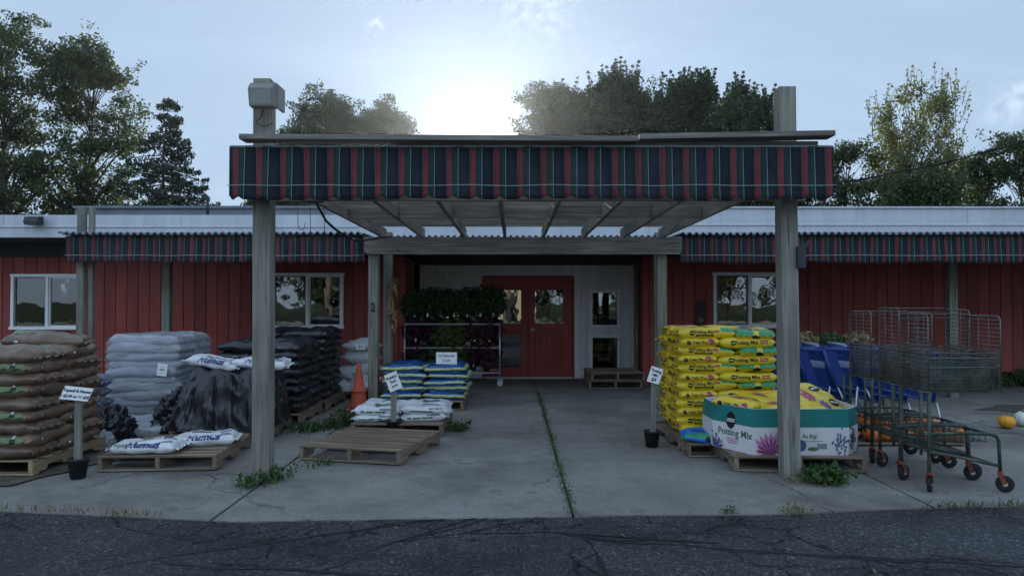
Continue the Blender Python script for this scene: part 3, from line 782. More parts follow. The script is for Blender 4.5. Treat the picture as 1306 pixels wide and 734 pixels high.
while y < 10.8:
    a = -2.06 + random.uniform(-.09, .05); b = 2.34 + random.uniform(-.04, .12)
    mb.bar((a, y, 2.636 + random.uniform(-.003, .003)), (b, y + random.uniform(-.02, .02), 2.636 + random.uniform(-.003, .003)), .036, .019, 0)
    y += .125 + random.uniform(-.012, .012)
mb.build('roof_laths', M['slat'], can)
# lamp on the left post, bracket on the right one, hooks and a cable below the rafters
t = thing('flood_lamp', 'boxy grey floodlight at the top of the front left post', 'lamp', (-2.11, 6.28, 3.275)); t.scale = (.9, .9, .78)
b = MB(); Tm = Matrix.Rotation(math.pi / 2, 4, 'Z') @ Matrix.Rotation(math.pi / 2, 4, 'X')
b.prism([(.02, -.125), (.02, .125), (-.09, .125), (-.14, .06), (-.10, -.125)], -.115, .115, 0, Tm); b.build('housing', M['bronze'], t, bevel=.006)
b = MB(); b.bar((0, -.128, -.10), (0, -.145, .05), .25, .01, 0, (0, 1, 0)); 
b = MB(); b.add([(-.095, -.107, -.10), (.095, -.107, -.10), (.095, -.141, .045), (-.095, -.141, .045)], [(0, 1, 2, 3)], 0, False); b.build('lens', M['lens'], t)
b = MB(); b.box((.13, .06, .0), (.025, .2, .25)); b.box((0, .02, .135), (.25, .12, .02)); b.build('bracket', M['bronze'], t)
b = MB(); b.tube([(-.02, .02, -.12), (-.05, .05, -.2), (-.09, .06, -.24), (-.10, .05, -.27), (-.03, .07, -.30), (.05, .08, -.26)], .006, 6); b.build('wire', M['metal_dark'], t)
t = thing('post_bracket', 'dark metal bracket box fixed to the front right post', 'bracket', (2.52, 6.46, 1.92))
b = MB(); b.box((0, -.02, 0), (.075, .04, .19)); b.build('plate', M['metal_dark'], t, bevel=.004)
b = MB(); b.bar((.03, -.03, .08), (.055, -.05, .13), .03, .03); b.build('arm', M['metal_dark'], t)
for i, (px, D, lab) in enumerate(((379, 7.0, 'wire hook below the canopy, nearest the left post'), (395, 7.1, 'wire hook below the canopy, middle of three'), (413, 7.3, 'wire hook below the canopy, beside the first rafter'))):
    x = PX(px, D); L_ = (.26, .38, .42)[i]
    b = MB(); b.tube([(0, 0, 0), (.005, 0, -L_ + .05), (.015, 0, -L_ + .015), (.04, 0, -L_), (.065, 0, -L_ + .02), (.07, 0, -L_ + .07)], .0035, 5)
    b.tube([(-.05, 0, .005), (.05, 0, .0)], .004, 5)
    o = b.build('wire_hook', M['metal_dark'], None, (x, D, 2.47)); tag(o, lab, 'hook', 'hooks under the canopy')
b = MB(); b.tube([(-2.05, 6.78, 2.47), (-1.75, 6.85, 2.46)], .012, 6)
b.tube([Vector((-1.86, 7.0, 2.47)).lerp(Vector((-1.75, 10.5, 2.46)), k / 14) + Vector((.06 * math.sin(k * .45), 0, -.24 * math.sin(math.pi * min(1, (k / 14) ** .6 * 1.0)))) for k in range(15)], .013, 6)
o = b.build('power_cable', M['rubber']); tag(o, 'black cable sagging below the left rafter of the canopy', 'cable')

# ------------------------------------------------------------------ side awnings
def awning(x0, x1, label, posts, off):
    t = thing('side_awning', label, 'awning', ((x0 + x1) / 2, 10.66, 0)); cx = (x0 + x1) / 2
    mb = MB(); stripes(mb, x0 - cx, x1 - cx, 2.10, 2.485, 0, .178, wav=.014, off=off, bot=.025)
    n = 40
    mb.tube([(x0 - cx + (x1 - x0) * k / n, -.040, 2.2 + .004 * math.sin(k * .8)) for k in range(n + 1)], .005, 5, 3)
    o = mb.build('striped_valance', AWM, t); md = o.modifiers.new('Thick', 'SOLIDIFY'); md.thickness = .005
    mb = MB(); mb.box((0, .09, 2.44), (x1 - x0, .045, .09)); mb.box((0, 1.5, 2.47), (x1 - x0, .045, .09)); mb.box((0, 2.9, 2.5), (x1 - x0, .045, .09))
    k = x0 + .3
    while k < x1: mb.box((k - cx, 1.5, 2.42), (.04, 2.95, .09)); k += 1.2
    mb.build('awning_frame', M['beam'], t)
    for (px, py, s, h) in posts: post(px - cx, py - 10.66, s, h, t)
    return t
lb = awning(-6.44, -2.13, 'striped awning with corrugated roof left of the entrance canopy', [(-6.32, 10.85, .10, 2.93), (-6.20, 10.9, .07, 2.93), (-5.55, 11.9, .13, 2.40)], 0)
rb = awning(2.42, 12.5, 'striped awning with corrugated roof right of the entrance canopy', [(7.10, 11.95, .135, 2.42), (11.5, 11.95, .135, 2.42)], .03)
def corrugated(x0, x1, parent, cx, name='corrugated_roof'):
    mb = MB(); per = .097; n = int((x1 - x0) / per * 8)
    rows = [(-.10, 2.515), (.0, 2.517), (1.5, 2.545), (2.95, 2.575)]
    b = len(mb.v)
    for i in range(n + 1):
        x = x0 + (x1 - x0) * i / n
        sag = .012 * noise.noise(Vector((x * .5, 0, 0)))
        ov = .03 * noise.noise(Vector((math.floor(x / .66), 5, 0)))
        for j, (yy, z) in enumerate(rows): mb.v.append(Vector((x - cx, yy + (ov if j == 0 else 0), z + sag + .023 * math.sin(2 * math.pi * x / per))))
    for i in range(n):
        for j in range(3): mb.face((b + i * 4 + j, b + i * 4 + 4 + j, b + i * 4 + 5 + j, b + i * 4 + 1 + j), 0, None, True)
    o = mb.build(name, M['roofing'], parent); md = o.modifiers.new('Thick', 'SOLIDIFY'); md.thickness = .004
corrugated(-6.5, -2.13, lb, (-6.44 - 2.13) / 2); corrugated(2.42, 12.5, rb, (2.42 + 12.5) / 2)
t = thing('entry_roof', 'dark corrugated roof sheet between the canopy and the recessed entrance', 'roof', (.15, 11.42, 0))
mb = MB(); per = .097; n = int(4.5 / per * 8)
for i in range(n + 1):
    x = -2.25 + 4.5 * i / n
    for yy, z in ((0, 2.545), (1.0, 2.555), (2.25, 2.58)): mb.v.append(Vector((x, yy, z + .024 * math.sin(2 * math.pi * x / per))))
for i in range(n):
    for j in range(2): mb.face((i * 3 + j, i * 3 + 3 + j, i * 3 + 4 + j, i * 3 + 1 + j), 0, None, True)
o = mb.build('corrugated_sheet', M['roofing'], t); md = o.modifiers.new('Thick', 'SOLIDIFY'); md.thickness = .004
mb = MB(); mb.box((0, .3, 2.49), (4.5, .045, .07)); mb.box((0, 1.6, 2.5), (4.5, .045, .07)); mb.build('purlin', M['beam'], t)

# ------------------------------------------------------------------ fittings on the building
t = thing('wall_floodlight', 'small dark floodlight on the white roof band above the leftmost window', 'lamp', (PX(48, 12.45), 12.40, PZ(281, 12.4)))
b = MB(); b.prism([(0, -.08), (.0, .07), (-.14, .05), (-.17, -.04), (-.13, -.08)], -.12, .12, 0, Tm); b.build('housing', M['metal_dark'], t, bevel=.005)
b = MB(); b.box((0, .02, 0), (.12, .05, .1)); b.build('mount', M['metal_dark'], t)
b = MB(); b.add([(-.1, -.142, -.07), (.1, -.142, -.07), (.1, -.172, -.035), (-.1, -.172, -.035)], [(0, 1, 2, 3)]); b.build('lens', M['lens'], t)
t = thing('roof_vent', 'short curved vent pipe standing on the flat roof', 'pipe', (PX(264, 15.5), 15.5, 3.0))
t.scale = (.7, .7, .86)
b = MB(); b.tube([(0, 0, 0), (0, 0, .78), (-.02, 0, .86), (-.08, 0, .91), (-.14, 0, .88), (-.16, 0, .80)], .045, 8); b.build('pipe', M['metal_dark'], t)
b = MB(); b.tube([(-.15, 0, .84), (-.16, 0, .74)], [.06, .075], 8); b.build('hood', M['metal_dark'], t)
t = thing('service_mast', 'thin grey roof mast holding the power line behind the right canopy post', 'mast', (PX(1012, 13.0), 13.0, 3.0))
b = MB(); b.tube([(0, 0, 0), (0, 0, .52)], .025, 8); b.build('pipe', M['galv'], t); b = MB(); b.tube([(0, 0, .5), (0, -.06, .56), (0, -.1, .52)], .035, 8); b.build('weather_head', M['metal_dark'], t)
A = Vector((PX(1012, 13.0), 12.9, 3.5)); B_ = Vector((PX(1306, 10.2) + 2.2, 9.5, PZ(180, 10.2) + .75))
b = MB(); b.tube([A.lerp(B_, k / 30) - Vector((0, 0, .22 * math.sin(math.pi * k / 30))) for k in range(31)], .011, 6)
b.tube([A.lerp(B_, k / 30) - Vector((0, .015 * math.sin(k), .22 * math.sin(math.pi * k / 30) + .018 * math.cos(k))) for k in range(31)], .006, 5)
o = b.build('power_line', M['rubber']); tag(o, 'black overhead power line crossing the sky at the right', 'cable')
# autumn wall decoration and dried corn
t = thing('autumn_decoration', 'dark wooden wall plaque with sunflower and small orange face box beside the right window', 'decoration', (PX(896, 13.6), 13.66, 1.05))
b = MB(); b.box((-.01, .0, .28), (.15, .02, .45)); b.build('board', M['frieze'], t)
b = MB(); b.box((.03, -.03, -.02), (.17, .05, .17)); b.build('face_box', M['pumpkin'], t, bevel=.01)
for x in (-.01, .07): b = MB(); b.box((x, -.058, .01), (.03, .006, .04)); b.build('eye_mark', M['ink'], t)
b = MB()
for k in range(14):
    a = k * 2 * math.pi / 14; c = Vector((-.03 + .075 * math.cos(a), -.03, .15 + .075 * math.sin(a))); d = Vector((math.cos(a), 0, math.sin(a))); e = Vector((-d.z, 0, d.x))
    b.add([c - d * .04, c + e * .02, c + d * .045, c - e * .02], [(0, 1, 2, 3)], 0, False)
b.build('petals', M['frieze'], t)
b = MB(); b.lathe([(.045, 0), (.045, .012), (.0, .02)], 14, (-.03, -.03, .15), 0, Matrix.Rotation(math.pi / 2, 3, 'X')); b.build('flower_centre', M['straw'], t)
t = thing('dried_corn', 'bunch of dried corn hanging on the second left post', 'corn', (-1.84, 11.40, 1.85))
b = MB()
for k in range(14):
    c = Vector((random.uniform(-.05, .06), random.uniform(-.03, .02), -.05 - k * .05)); a = random.uniform(-.5, .5)
    b.tube([c, c + Vector((.05 * math.sin(a), -.02, -.05)), c + Vector((.09 * math.sin(a), -.02, -.13))], [.012, .022, .006], 6)
b.build('cobs', M['straw'], t)
b = MB(); leaves(b, [Vector((random.gauss(0, .05), random.gauss(-.02, .02), random.uniform(-.7, .05))) for _ in range(120)], .09, 0, -1.0, 4); b.build('husks', M['dry_grass'], t)
# ------------------------------------------------------------------ bags
def pillow(L, W, T, seed, nu=26, nv=18, wr=1.0, flap=.022, mfun=None, pu=7.0, pv=6.0, droop=0.0):
    """filled sack lying flat: closed surface, base at z=0, seams at both ends"""
    v, f, m = [], [], []
    us = [math.sin(math.pi / 2 * (2 * i / nu - 1)) for i in range(nu + 1)]
    vs = [math.sin(math.pi / 2 * (2 * j / nv - 1)) for j in range(nv + 1)]
    S = Vector((seed * 3.1, seed * 7.7, seed * 1.3))
    idx = {}
    for side in (1, -1):
        for i, u in enumerate(us):
            for j, w in enumerate(vs):
                if side == -1 and (i in (0, nu) or j in (0, nv)): continue
                hu = (1 - abs(u) ** pu) ** .5; hv = (1 - abs(w) ** pv) ** .5
                h = hu * hv
                x = L / 2 * u * (1 - .03 * (1 - abs(w)) * (abs(u) > .8)); y = W / 2 * w * (1 - .05 * abs(u) ** 6)
                big = noise.noise(Vector((u * 1.4, w * 1.2, side)) + S) * T * .22 * wr * h
                fine = 0
                for o_, (fr, am) in enumerate(((3.2, .075), (7.5, .05))):
                    q = noise.noise(Vector((u * fr * .8, w * fr * 1.6, side * 3 + o_)) + S)
                    fine += (abs(q) * 2 - .5) * am * T * wr
                rad = math.sin(w * 16 + noise.noise(Vector((u * 2, w * 2, 0)) + S) * 5) * .05 * T * abs(u) ** 5 * wr
                z = T / 2 + side * (T / 2 * h) + big + (fine + rad) * (h ** .5) * (1 if side == 1 else .5)
                x += noise.noise(Vector((w * 3, side * h, 7)) + S) * .010 * wr
                y += noise.noise(Vector((u * 4, side * h, 4)) + S) * .014 * wr
                y += T * .04 * math.sin(u * 19 + noise.noise(Vector((u * 3, 1, 2)) + S) * 6) * wr * abs(w) ** 4
                if side == -1: z = max(z, -.004)
                z -= droop * (abs(u) ** 2)
                idx[(side, i, j)] = len(v); v.append(Vector((x, y, z)))
    def I(s, i, j): return idx.get((s, i, j), idx[(1, i, j)])
    for side in (1, -1):
        for i in range(nu):
            for j in range(nv):
                q = [I(side, i, j), I(side, i + 1, j), I(side, i + 1, j + 1), I(side, i, j + 1)]
                f.append(q if side == 1 else q[::-1])
                m.append(mfun((us[i] + us[i + 1]) / 2, (vs[j] + vs[j + 1]) / 2, side) if mfun else 0)
    if flap:
        for e in (0, nu):
            sx = -1 if e == 0 else 1
            b = len(v)
            for j in range(nv + 1):
                p = v[I(1, e, j)]
                v.append(p + Vector((sx * flap, 0, .010 * math.sin(j * 1.9 + seed) - .006)))
            for j in range(nv):
                q = [I(1, e, j), I(1, e, j + 1), b + j + 1, b + j]
                f.append(q if sx < 0 else q[::-1]); m.append(mfun(sx, vs[j], 1) if mfun else 0)
    return v, f, m

def rect_polys(w, h, nu=6, nv=3, cx=0, cy=0):
    v = [(cx + w * (i / nu - .5), cy + h * (j / nv - .5)) for j in range(nv + 1) for i in range(nu + 1)]
    f = [(j * (nu + 1) + i, j * (nu + 1) + i + 1, (j + 1) * (nu + 1) + i + 1, (j + 1) * (nu + 1) + i) for j in range(nv) for i in range(nu)]
    return v, f
def disc_polys(rx, ry, cx=0, cy=0, n=16):
    v = [(cx, cy)]; f = []
    for k in (.5, 1): v += [(cx + rx * k * math.cos(2 * math.pi * i / n), cy + ry * k * math.sin(2 * math.pi * i / n)) for i in range(n)]
    for i in range(n):
        j = (i + 1) % n; f.append((0, 1 + i, 1 + j)); f.append((1 + i, 1 + n + i, 1 + n + j, 1 + j))
    return v, f
def flower_polys(r, n=14, cx=0, cy=0, w=.2, half=False):
    v, f = [], []
    for k in range(n):
        a = (math.pi * (k + .5) / n) if half else 2 * math.pi * k / n
        for rr, ph in ((r, 0), (r * .72, math.pi / n)):
            a2 = a + ph; d = Vector((math.cos(a2), math.sin(a2))); e = Vector((-d.y, d.x)); c = Vector((cx, cy)); b = len(v)
            v += [tuple(c + d * rr * .12), tuple(c + d * rr * .6 - e * rr * w * .6), tuple(c + d * rr), tuple(c + d * rr * .6 + e * rr * w * .6)]
            f.append((b, b + 1, b + 2, b + 3))
    return v, f
_TXT = {}
def text_polys(s, size, bold=0.0, shear=0.0):
    k = (s, size, bold, shear)
    if k not in _TXT:
        v, f = text_geo(s, size, bold, shear); _TXT[k] = ([(p[0], p[1]) for p in v], f)
    return _TXT[k]
def decal(mb, body, polys, o, ux, uy, m, off=.0025, reach=.4):
    """print a flat drawing onto the surface of a sack or box"""
    bv = BVHTree.FromPolygons([tuple(p) for p in body[0]], [tuple(q) for q in body[1]])
    ux, uy, o = Vector(ux).normalized(), Vector(uy).normalized(), Vector(o); d = -(ux.cross(uy)).normalized()
    V, F_ = polys; ids = []
    for a, b in V:
        p = o + ux * a + uy * b; h = bv.ray_cast(p - d * .12, d, reach)
        if h[0] is None: ids.append(None); continue
        ids.append(len(mb.v)); mb.v.append(h[0] - d * off)
    for q in F_:
        g = [ids[k] for k in q]
        if None in g: continue
        mb.face(g, m, None, True)

def stack(spots, layers, gap, z0, meshes, name, labeler, cat, group, jit=.012, top_extra=None):
    """spots(layer) -> list of (x, y, rz, where, mesh index or None)"""
    out = []
    for k in range(layers):
        for (x, y, rz, where, mi) in spots(k):
            me = meshes[mi if mi is not None else random.randrange(len(meshes))]
            lab = labeler(k, where)
            o = obj_from(me, name, (x + random.uniform(-jit, jit), y + random.uniform(-jit, jit), z0 + k * gap),
                         rot=(random.uniform(-.035, .035), random.uniform(-.035, .035), rz + random.uniform(-.07, .07)))
            q = random.uniform(.96, 1.03); o.scale = (q, random.uniform(.96, 1.03), random.uniform(.94, 1.08)); tag(o, lab, cat, group); out.append(o)
    return out
def ordn(k, n): return 'top' if k == n - 1 else ORD[k]
def pinwheel(cx, cy, S, Lb, Wb, k, skip=()):
    """four sacks round a small hollow, turned over every second layer; x to the right, y away"""
    a, b = Lb / 2, Wb / 2; h = S / 2; out = []
    Q = math.pi / 2
    if k % 2 == 0:
        out = [(cx - h + b, cy - h + a, Q, 'front left corner'), (cx - h + Wb + a, cy - h + b, 0, 'front right corner'),
               (cx + h - b, cy + h - a, Q, 'back right corner'), (cx - h + a, cy + h - b, 0, 'back left corner')]
    else:
        out = [(cx - h + a, cy - h + b, 0, 'front left corner'), (cx + h - b, cy - h + a, Q, 'front right corner'),
               (cx + h - a, cy + h - b, 0, 'back right corner'), (cx - h + b, cy + h - a, Q, 'back left corner')]
    return [q for q in out if q[3] not in skip]

# ------------------------------------------------------------------ pallets
def make_pallet(label, W=1.05, D=1.12, mt='pallet', boards=8, missing=()):
    t = thing('pallet', label, 'pallet', (0, 0, 0), 0, 'wooden pallets')
    mb = MB()
    for k in range(boards):
        if k in missing: continue
        y = -D / 2 + .05 + (D - .1) * k / (boards - 1)
        mb.box((random.uniform(-.012, .012), y + random.uniform(-.008, .008), .127), (W, .092 + random.uniform(-.01, .006), .017), Matrix.Rotation(random.uniform(-.012, .012), 3, 'Z'))
    mb.build('deck', M[mt], t, bevel=.003)
    for x in (-W / 2 + .02, 0, W / 2 - .02):
        s = MB(); Tm2 = Matrix.Translation((x - .019, 0, 0)) @ Matrix(((0, 0, 1, 0), (1, 0, 0, 0), (0, 1, 0, 0), (0, 0, 0, 1)))
        d = D / 2
        P = [(-d, .02), (-d + .2, .02), (-d + .23, .058), (-.16, .058), (-.13, .02), (.13, .02), (.16, .058), (d - .23, .058), (d - .2, .02), (d, .02), (d, .118), (-d, .118)]
        b = len(s.v); n = len(P)
        for z in (0, .038):
            for p in P: s.v.append(Tm2 @ Vector((p[0], p[1], z)))
        uvf = lambda q, z: [(P[i % n][0] + x * 9, P[i % n][1] + z * 5) for i in q]
        s.face(range(n - 1, -1, -1), 0, uvf(range(n - 1, -1, -1), 0)); s.face(range(n, 2 * n), 0, uvf(range(n, 2 * n), 1))
        for i in range(n):
            j = (i + 1) % n; s.face((i, j, n + j, n + i), 0, [(P[i][0], 3.0), (P[j][0], 3.0 + abs(P[j][1] - P[i][1])), (P[j][0], 3.04), (P[i][0], 3.04)])
        s.build('stringer', M[mt], t)
    mb = MB()
    for y in (-D / 2 + .05, 0, D / 2 - .05): mb.box((0, y, .0095), (W, .095, .017), Matrix.Rotation(random.uniform(-.012, .012), 3, 'Z'))
    mb.build('base_boards', M[mt], t, bevel=.003)
    return t
pal = make_pallet('empty weathered pallet lying turned on the concrete in front of the white bag pile')
pal.location = (-1.42, 7.62, .004); pal.rotation_euler = (0, 0, R(-14))
def pallet(lab, x, y, rz=0, z=.004, sc_=(1, 1, 1)): return copy_tree(pal, lab, (x, y, z), R(rz), sc_)
pallet('pallet with two loose white humus bags near the front left post', -3.25, 7.28, 4)
pallet('pallet under the bags draped in black plastic', -3.2, 8.55, 2, sc_=(.98, .98, 1))
pallet('pallet under the nearer stack of black bags', -3.15, 9.75, 1)
pallet('pallet under the farther stack of black bags', -3.12, 10.98, 0)
bp = make_pallet('pallet of fresh yellowish wood under the brown soil bags at the far left', 1.2, 1.2, 'pallet_new', 7); bp.location = (-4.80, 7.08, .012); bp.rotation_euler = (0, 0, R(1))
pallet('pallet under the silver grey wrapped stack', -4.5, 9.5, 0, sc_=(.9, 1, 1))
pallet('pallet under the small stack of white bags', -1.30, 8.98, -2, sc_=(1.0, .9, 1))
pallet('pallet under the blue striped bags in front of the plant rack', -1.24, 10.95, 0, sc_=(1.06, .95, 1))
pallet('pallet under the pale bags behind the orange cone', -2.6, 11.95, 0, sc_=(.85, .8, 1))
pallet('pallet under the tall yellow stack', 2.27, 8.12, 3, sc_=(1.06, 1.12, 1))
pallet('pallet under the white and teal carton', 2.62, 7.22, -3, sc_=(1.12, .98, 1))
pallet('bottom pallet of the two piled below the window right of the doors', 1.83, 13.55, 0, .004, (.9, .9, 1))
pallet('top pallet of the two piled below the window right of the doors', 1.85, 13.54, 2, .150, (.9, .9, 1))

# ------------------------------------------------------------------ brown soil bags, far left
def brown_mesh(i):
    L, W, T = .69, .47, .150
    def mf(u, w, s): return 1 if (-.62 < u < -.12 or u < -.9) and abs(w) > .55 else 0
    v, f, m = pillow(L, W, T, 3 + i * 1.7, pu=5.5, pv=4.5, wr=1.25)
    mb = MB(); mb.add(v, f, m)
    body = (v, f)
    for sgn in (-1,):
        decal(mb, body, rect_polys(.03, .02, 2, 2, sgn * .21, .0), (0, sgn * W / 2, T / 2), (-sgn, 0, 0), (0, 0, 1), 2, .004)
        decal(mb, body, rect_polys(.30, .062, 8, 4, 0, 0), (sgn * L / 2, 0, T / 2 + .004), (0, sgn, 0), (0, 0, 1), 1)
        decal(mb, body, disc_polys(.026, .026, .05, 0), (sgn * L / 2, 0, T / 2 + .004), (0, sgn, 0), (0, 0, 1), 3, .005); decal(mb, body, rect_polys(.02, .02, 2, 2, .05, .032), (sgn * L / 2, 0, T / 2 + .004), (0, sgn, 0), (0, 0, 1), 2, .005)
    decal(mb, body, rect_polys(.14, .07, 6, 4, .1, .0), (0, 0, T), (1, 0, 0), (0, 1, 0), 2); decal(mb, body, rect_polys(.10, .12, 6, 4, -.24, .0), (0, 0, T), (1, 0, 0), (0, 1, 0), 1)
    return mb.mesh('brown_bag', [M['brown_bag'], M['green_end'], M['white_bag'], M['print_black']])
BM = [brown_mesh(i) for i in range(4)]
NB = 9
stack(lambda k: [(x, y, r, w, None) for x, y, r, w in pinwheel(-4.75, 7.02, 1.13, .68, .46, k)], NB, .104, .145, BM, 'soil_bag',
      lambda k, w: f'brown soil bag in the {ordn(k, NB)} layer of the far left stack, {w}', 'soil bag', 'brown soil bags at the far left')
o = obj_from(BM[1], 'soil_bag', (-4.55, 7.25, .145 + NB * .104), rot=(.03, .04, .35)); tag(o, 'brown soil bag lying alone on top of the far left stack', 'soil bag', 'brown soil bags at the far left')

# ------------------------------------------------------------------ silver grey stack with its tag
def grey_mesh(i):
    v, f, m = pillow(.88, .50, .142, 21 + i * 2.3, wr=1.0, flap=.010, pu=13, pv=11)
    mb = MB(); mb.add(v, f, m); return mb.mesh('grey_bag', [M['grey_bag']])
GM = [grey_mesh(i) for i in range(3)]
NG = 10
stack(lambda k: [(-4.5, 9.25, 0, 'front row', None), (-4.5, 9.74, 0, 'back row', None)], NG, .094, .14, GM, 'soil_bag',
      lambda k, w: f'silver grey bag in the {ordn(k, NG)} layer of the tall grey stack, {w}', 'soil bag', 'silver grey bags in a tall stack', .016)
t = obj_from(GM[0], 'soil_bag', (-4.25, 8.55, .03), rot=(.18, 0, .1)); tag(t, 'silver grey bag fallen on the ground in front of the tall grey stack', 'soil bag', 'silver grey bags in a tall stack')
def card(name, lab, loc, w, h, rx, rz, lines=(), cat='price card', group=None, ry=0.0, fs=1.0):
    t = thing(name, lab, cat, loc, 0, group); t.rotation_euler = (rx, ry, rz)
    b = MB(); b.box((0, 0, 0), (w, .004, h)); b.build('card', M['paper'], t)
    b = MB(); Tm3 = Matrix.Rotation(math.pi / 2, 4, 'X')
    for s, z, size in lines:
        v, f = text_polys(s, size, .0012)
        b.add([Tm3 @ Vector((p[0], p[1] + z, .0035)) for p in v], f, 0, False)
    if lines: b.build('lettering', M['ink'], t)
    return t
card('paper_tag', 'small white paper tag stuck on the front of the silver grey stack', (PX(207, 8.92), 8.935, PZ(471, 8.95)), .12, .15, 0, 0, [('- - - -', .04, .03), ('SOIL', .0, .03), ('- - -', -.04, .03)], 'tag', ry=.12)
def wrap(w, d, h, gap, seed):
    mb = MB(); nt, nh = 150, 90; rows = []
    for j in range(nh + 4):
        z = h * min(1, j / nh); row = []
        for i in range(nt):
            t = 2 * math.pi * i / nt; c, s = math.cos(t), math.sin(t); ex = 9
            q = (abs(c) ** ex + abs(s) ** ex) ** (-1 / ex)
            r = 1 + .022 * abs(math.sin(math.pi * (z + .02 * noise.noise(Vector((c * 2, s * 2, seed)))) / gap)) + .012 * noise.noise(Vector((c * 6, s * 6, z * 9)))
            r *= 1 - .05 * max(0, (z / h - .86) / .14) ** 2
            if j > nh: r *= (1 - (j - nh) * .3)
            row.append(len(mb.v)); mb.v.append(Vector((w / 2 * q * c * r, d / 2 * q * s * r, z + (.012 * (j - nh) if j > nh else 0) + .012 * noise.noise(Vector((c * 3, s * 3, 5))) * (z / h))))
        rows.append(row)
    for a, b in zip(rows, rows[1:]):
        for i in range(nt): j = (i + 1) % nt; mb.face((a[i], a[j], b[j], b[i]), 0, None, True)
    return mb
o = wrap(.93, 1.06, .955, .094, 3).build('plastic_wrap', M['film'], None, (-4.5, 9.5, .14)); tag(o, 'clear shiny plastic film wrapped around the tall silver grey stack', 'plastic wrap')
# dark blue-grey bags in the gap
def bg_mesh(i):
    v, f, m = pillow(.62, .42, .13, 41 + i * 2.3, wr=1.5); mb = MB(); mb.add(v, f, m); return mb.mesh('blue_grey_bag', [M['blue_grey_bag']])
BG = [bg_mesh(0), bg_mesh(1)]
stack(lambda k: [(-4.93, 8.42, 0, '', None)], 6, .11, .01, BG, 'soil_bag', lambda k, w: f'dark blue grey bag, {ordn(k, 6)} of the small pile behind the brown stack', 'soil bag', 'dark bags behind the brown stack')

# ------------------------------------------------------------------ black stacks
def black_mesh(i):
    v, f, m = pillow(.62, .42, .150, 61 + i * 2.9, wr=1.3, pu=6, pv=5)
    mb = MB(); mb.add(v, f, m)
    for s in (-1, 1): decal(mb, (v, f), rect_polys(.10, .035, 4, 2), (s * .31, 0, .07), (0, s, 0), (0, 0, 1), 1)
    return mb.mesh('black_bag', [M['black_bag'], M['blue_grey_bag']])
KM = [black_mesh(i) for i in range(3)]
for cy, nl, lab in ((9.72, 8, 'nearer'), (10.98, 9, 'farther')):
    stack(lambda k: [(x, y, r, w, None) for x, y, r, w in pinwheel(-3.16, cy, 1.04, .62, .42, k)], nl, .106, .145, KM, 'mulch_bag',
          lambda k, w: f'black mulch bag in the {ordn(k, nl)} layer of the {lab} black stack, {w}', 'mulch bag', 'black mulch bags in two stacks')
def drape(w, d, h, seed, folds=13, flare=.05, amp=.035, ex=7.0, nt=240, nh=48, slump=0.0):
    mb = MB(); S = seed
    def ring(t, r, z, k):
        c, s = math.cos(t), math.sin(t)
        q = (abs(c) ** ex + abs(s) ** ex) ** (-1 / ex)
        return Vector((w / 2 * r * q * c, d / 2 * r * q * s, z))
    rows = []
    for j in range(nh + 1):
        q = j / nh
        row = []
        for i in range(nt):
            t = 2 * math.pi * i / nt
            fold = math.sin(folds * t + 2.5 * noise.noise(Vector((math.cos(t) * 2, math.sin(t) * 2, S + q * .8)))) * .6 + noise.noise(Vector((math.cos(t) * 5, math.sin(t) * 5, S + q * 3)))
            cr = .2 - .8 * abs(noise.noise(Vector((math.cos(t) * 3, math.sin(t) * 3, S * 2 + q * 4)))) - .3 * abs(noise.noise(Vector((math.cos(t) * 8 + q * 3, math.sin(t) * 8, S + q * 4))))
            if q < .25:
                r = (q / .25) ** .8 * .96; z = h - .05 * r ** 6
                p = ring(t, max(.001, r), z + .07 * noise.noise(Vector((r * math.cos(t) * 3, r * math.sin(t) * 3, S))) , 0)
            else:
                u = (q - .25) / .75
                fold2 = noise.noise(Vector((math.cos(t) * 9, math.sin(t) * 9, S + u * 1.2))) + .5 * noise.noise(Vector((math.cos(t) * 19, math.sin(t) * 19, S + u * 2)))
                r = .96 + .05 * min(1, u * 4) + flare * u + slump * max(0, -math.cos(t)) * u ** 1.5 + amp * (fold * .6 * u ** .5 + fold2 * .8 * u ** .35 + cr * .8)
                p = ring(t, r, (h - .05) * (1 - u), 0)
                p.z *= 1 - .16 * max(0, -math.cos(t)) * (1 - u)
                p.z = max(-.05 - .08 * u, p.z + .05 * cr - .05 * u * noise.noise(Vector((math.cos(t) * 4, math.sin(t) * 4, 9))))
            row.append(len(mb.v)); mb.v.append(p)
        rows.append(row)
    for a, b in zip(rows, rows[1:]):
        for i in range(nt):
            j = (i + 1) % nt; mb.face((a[i], b[i], b[j], a[j]), 0, None, True)
    return mb
o = drape(.94, 1.0, .66, 4.0, 11, .10, .085, 4.0, slump=.30).build('plastic_cover', M['black_sheet'], None, (-3.17, 8.55, .14)); tag(o, 'crumpled black plastic sheet draped over a low stack beside the front left post', 'plastic sheet')
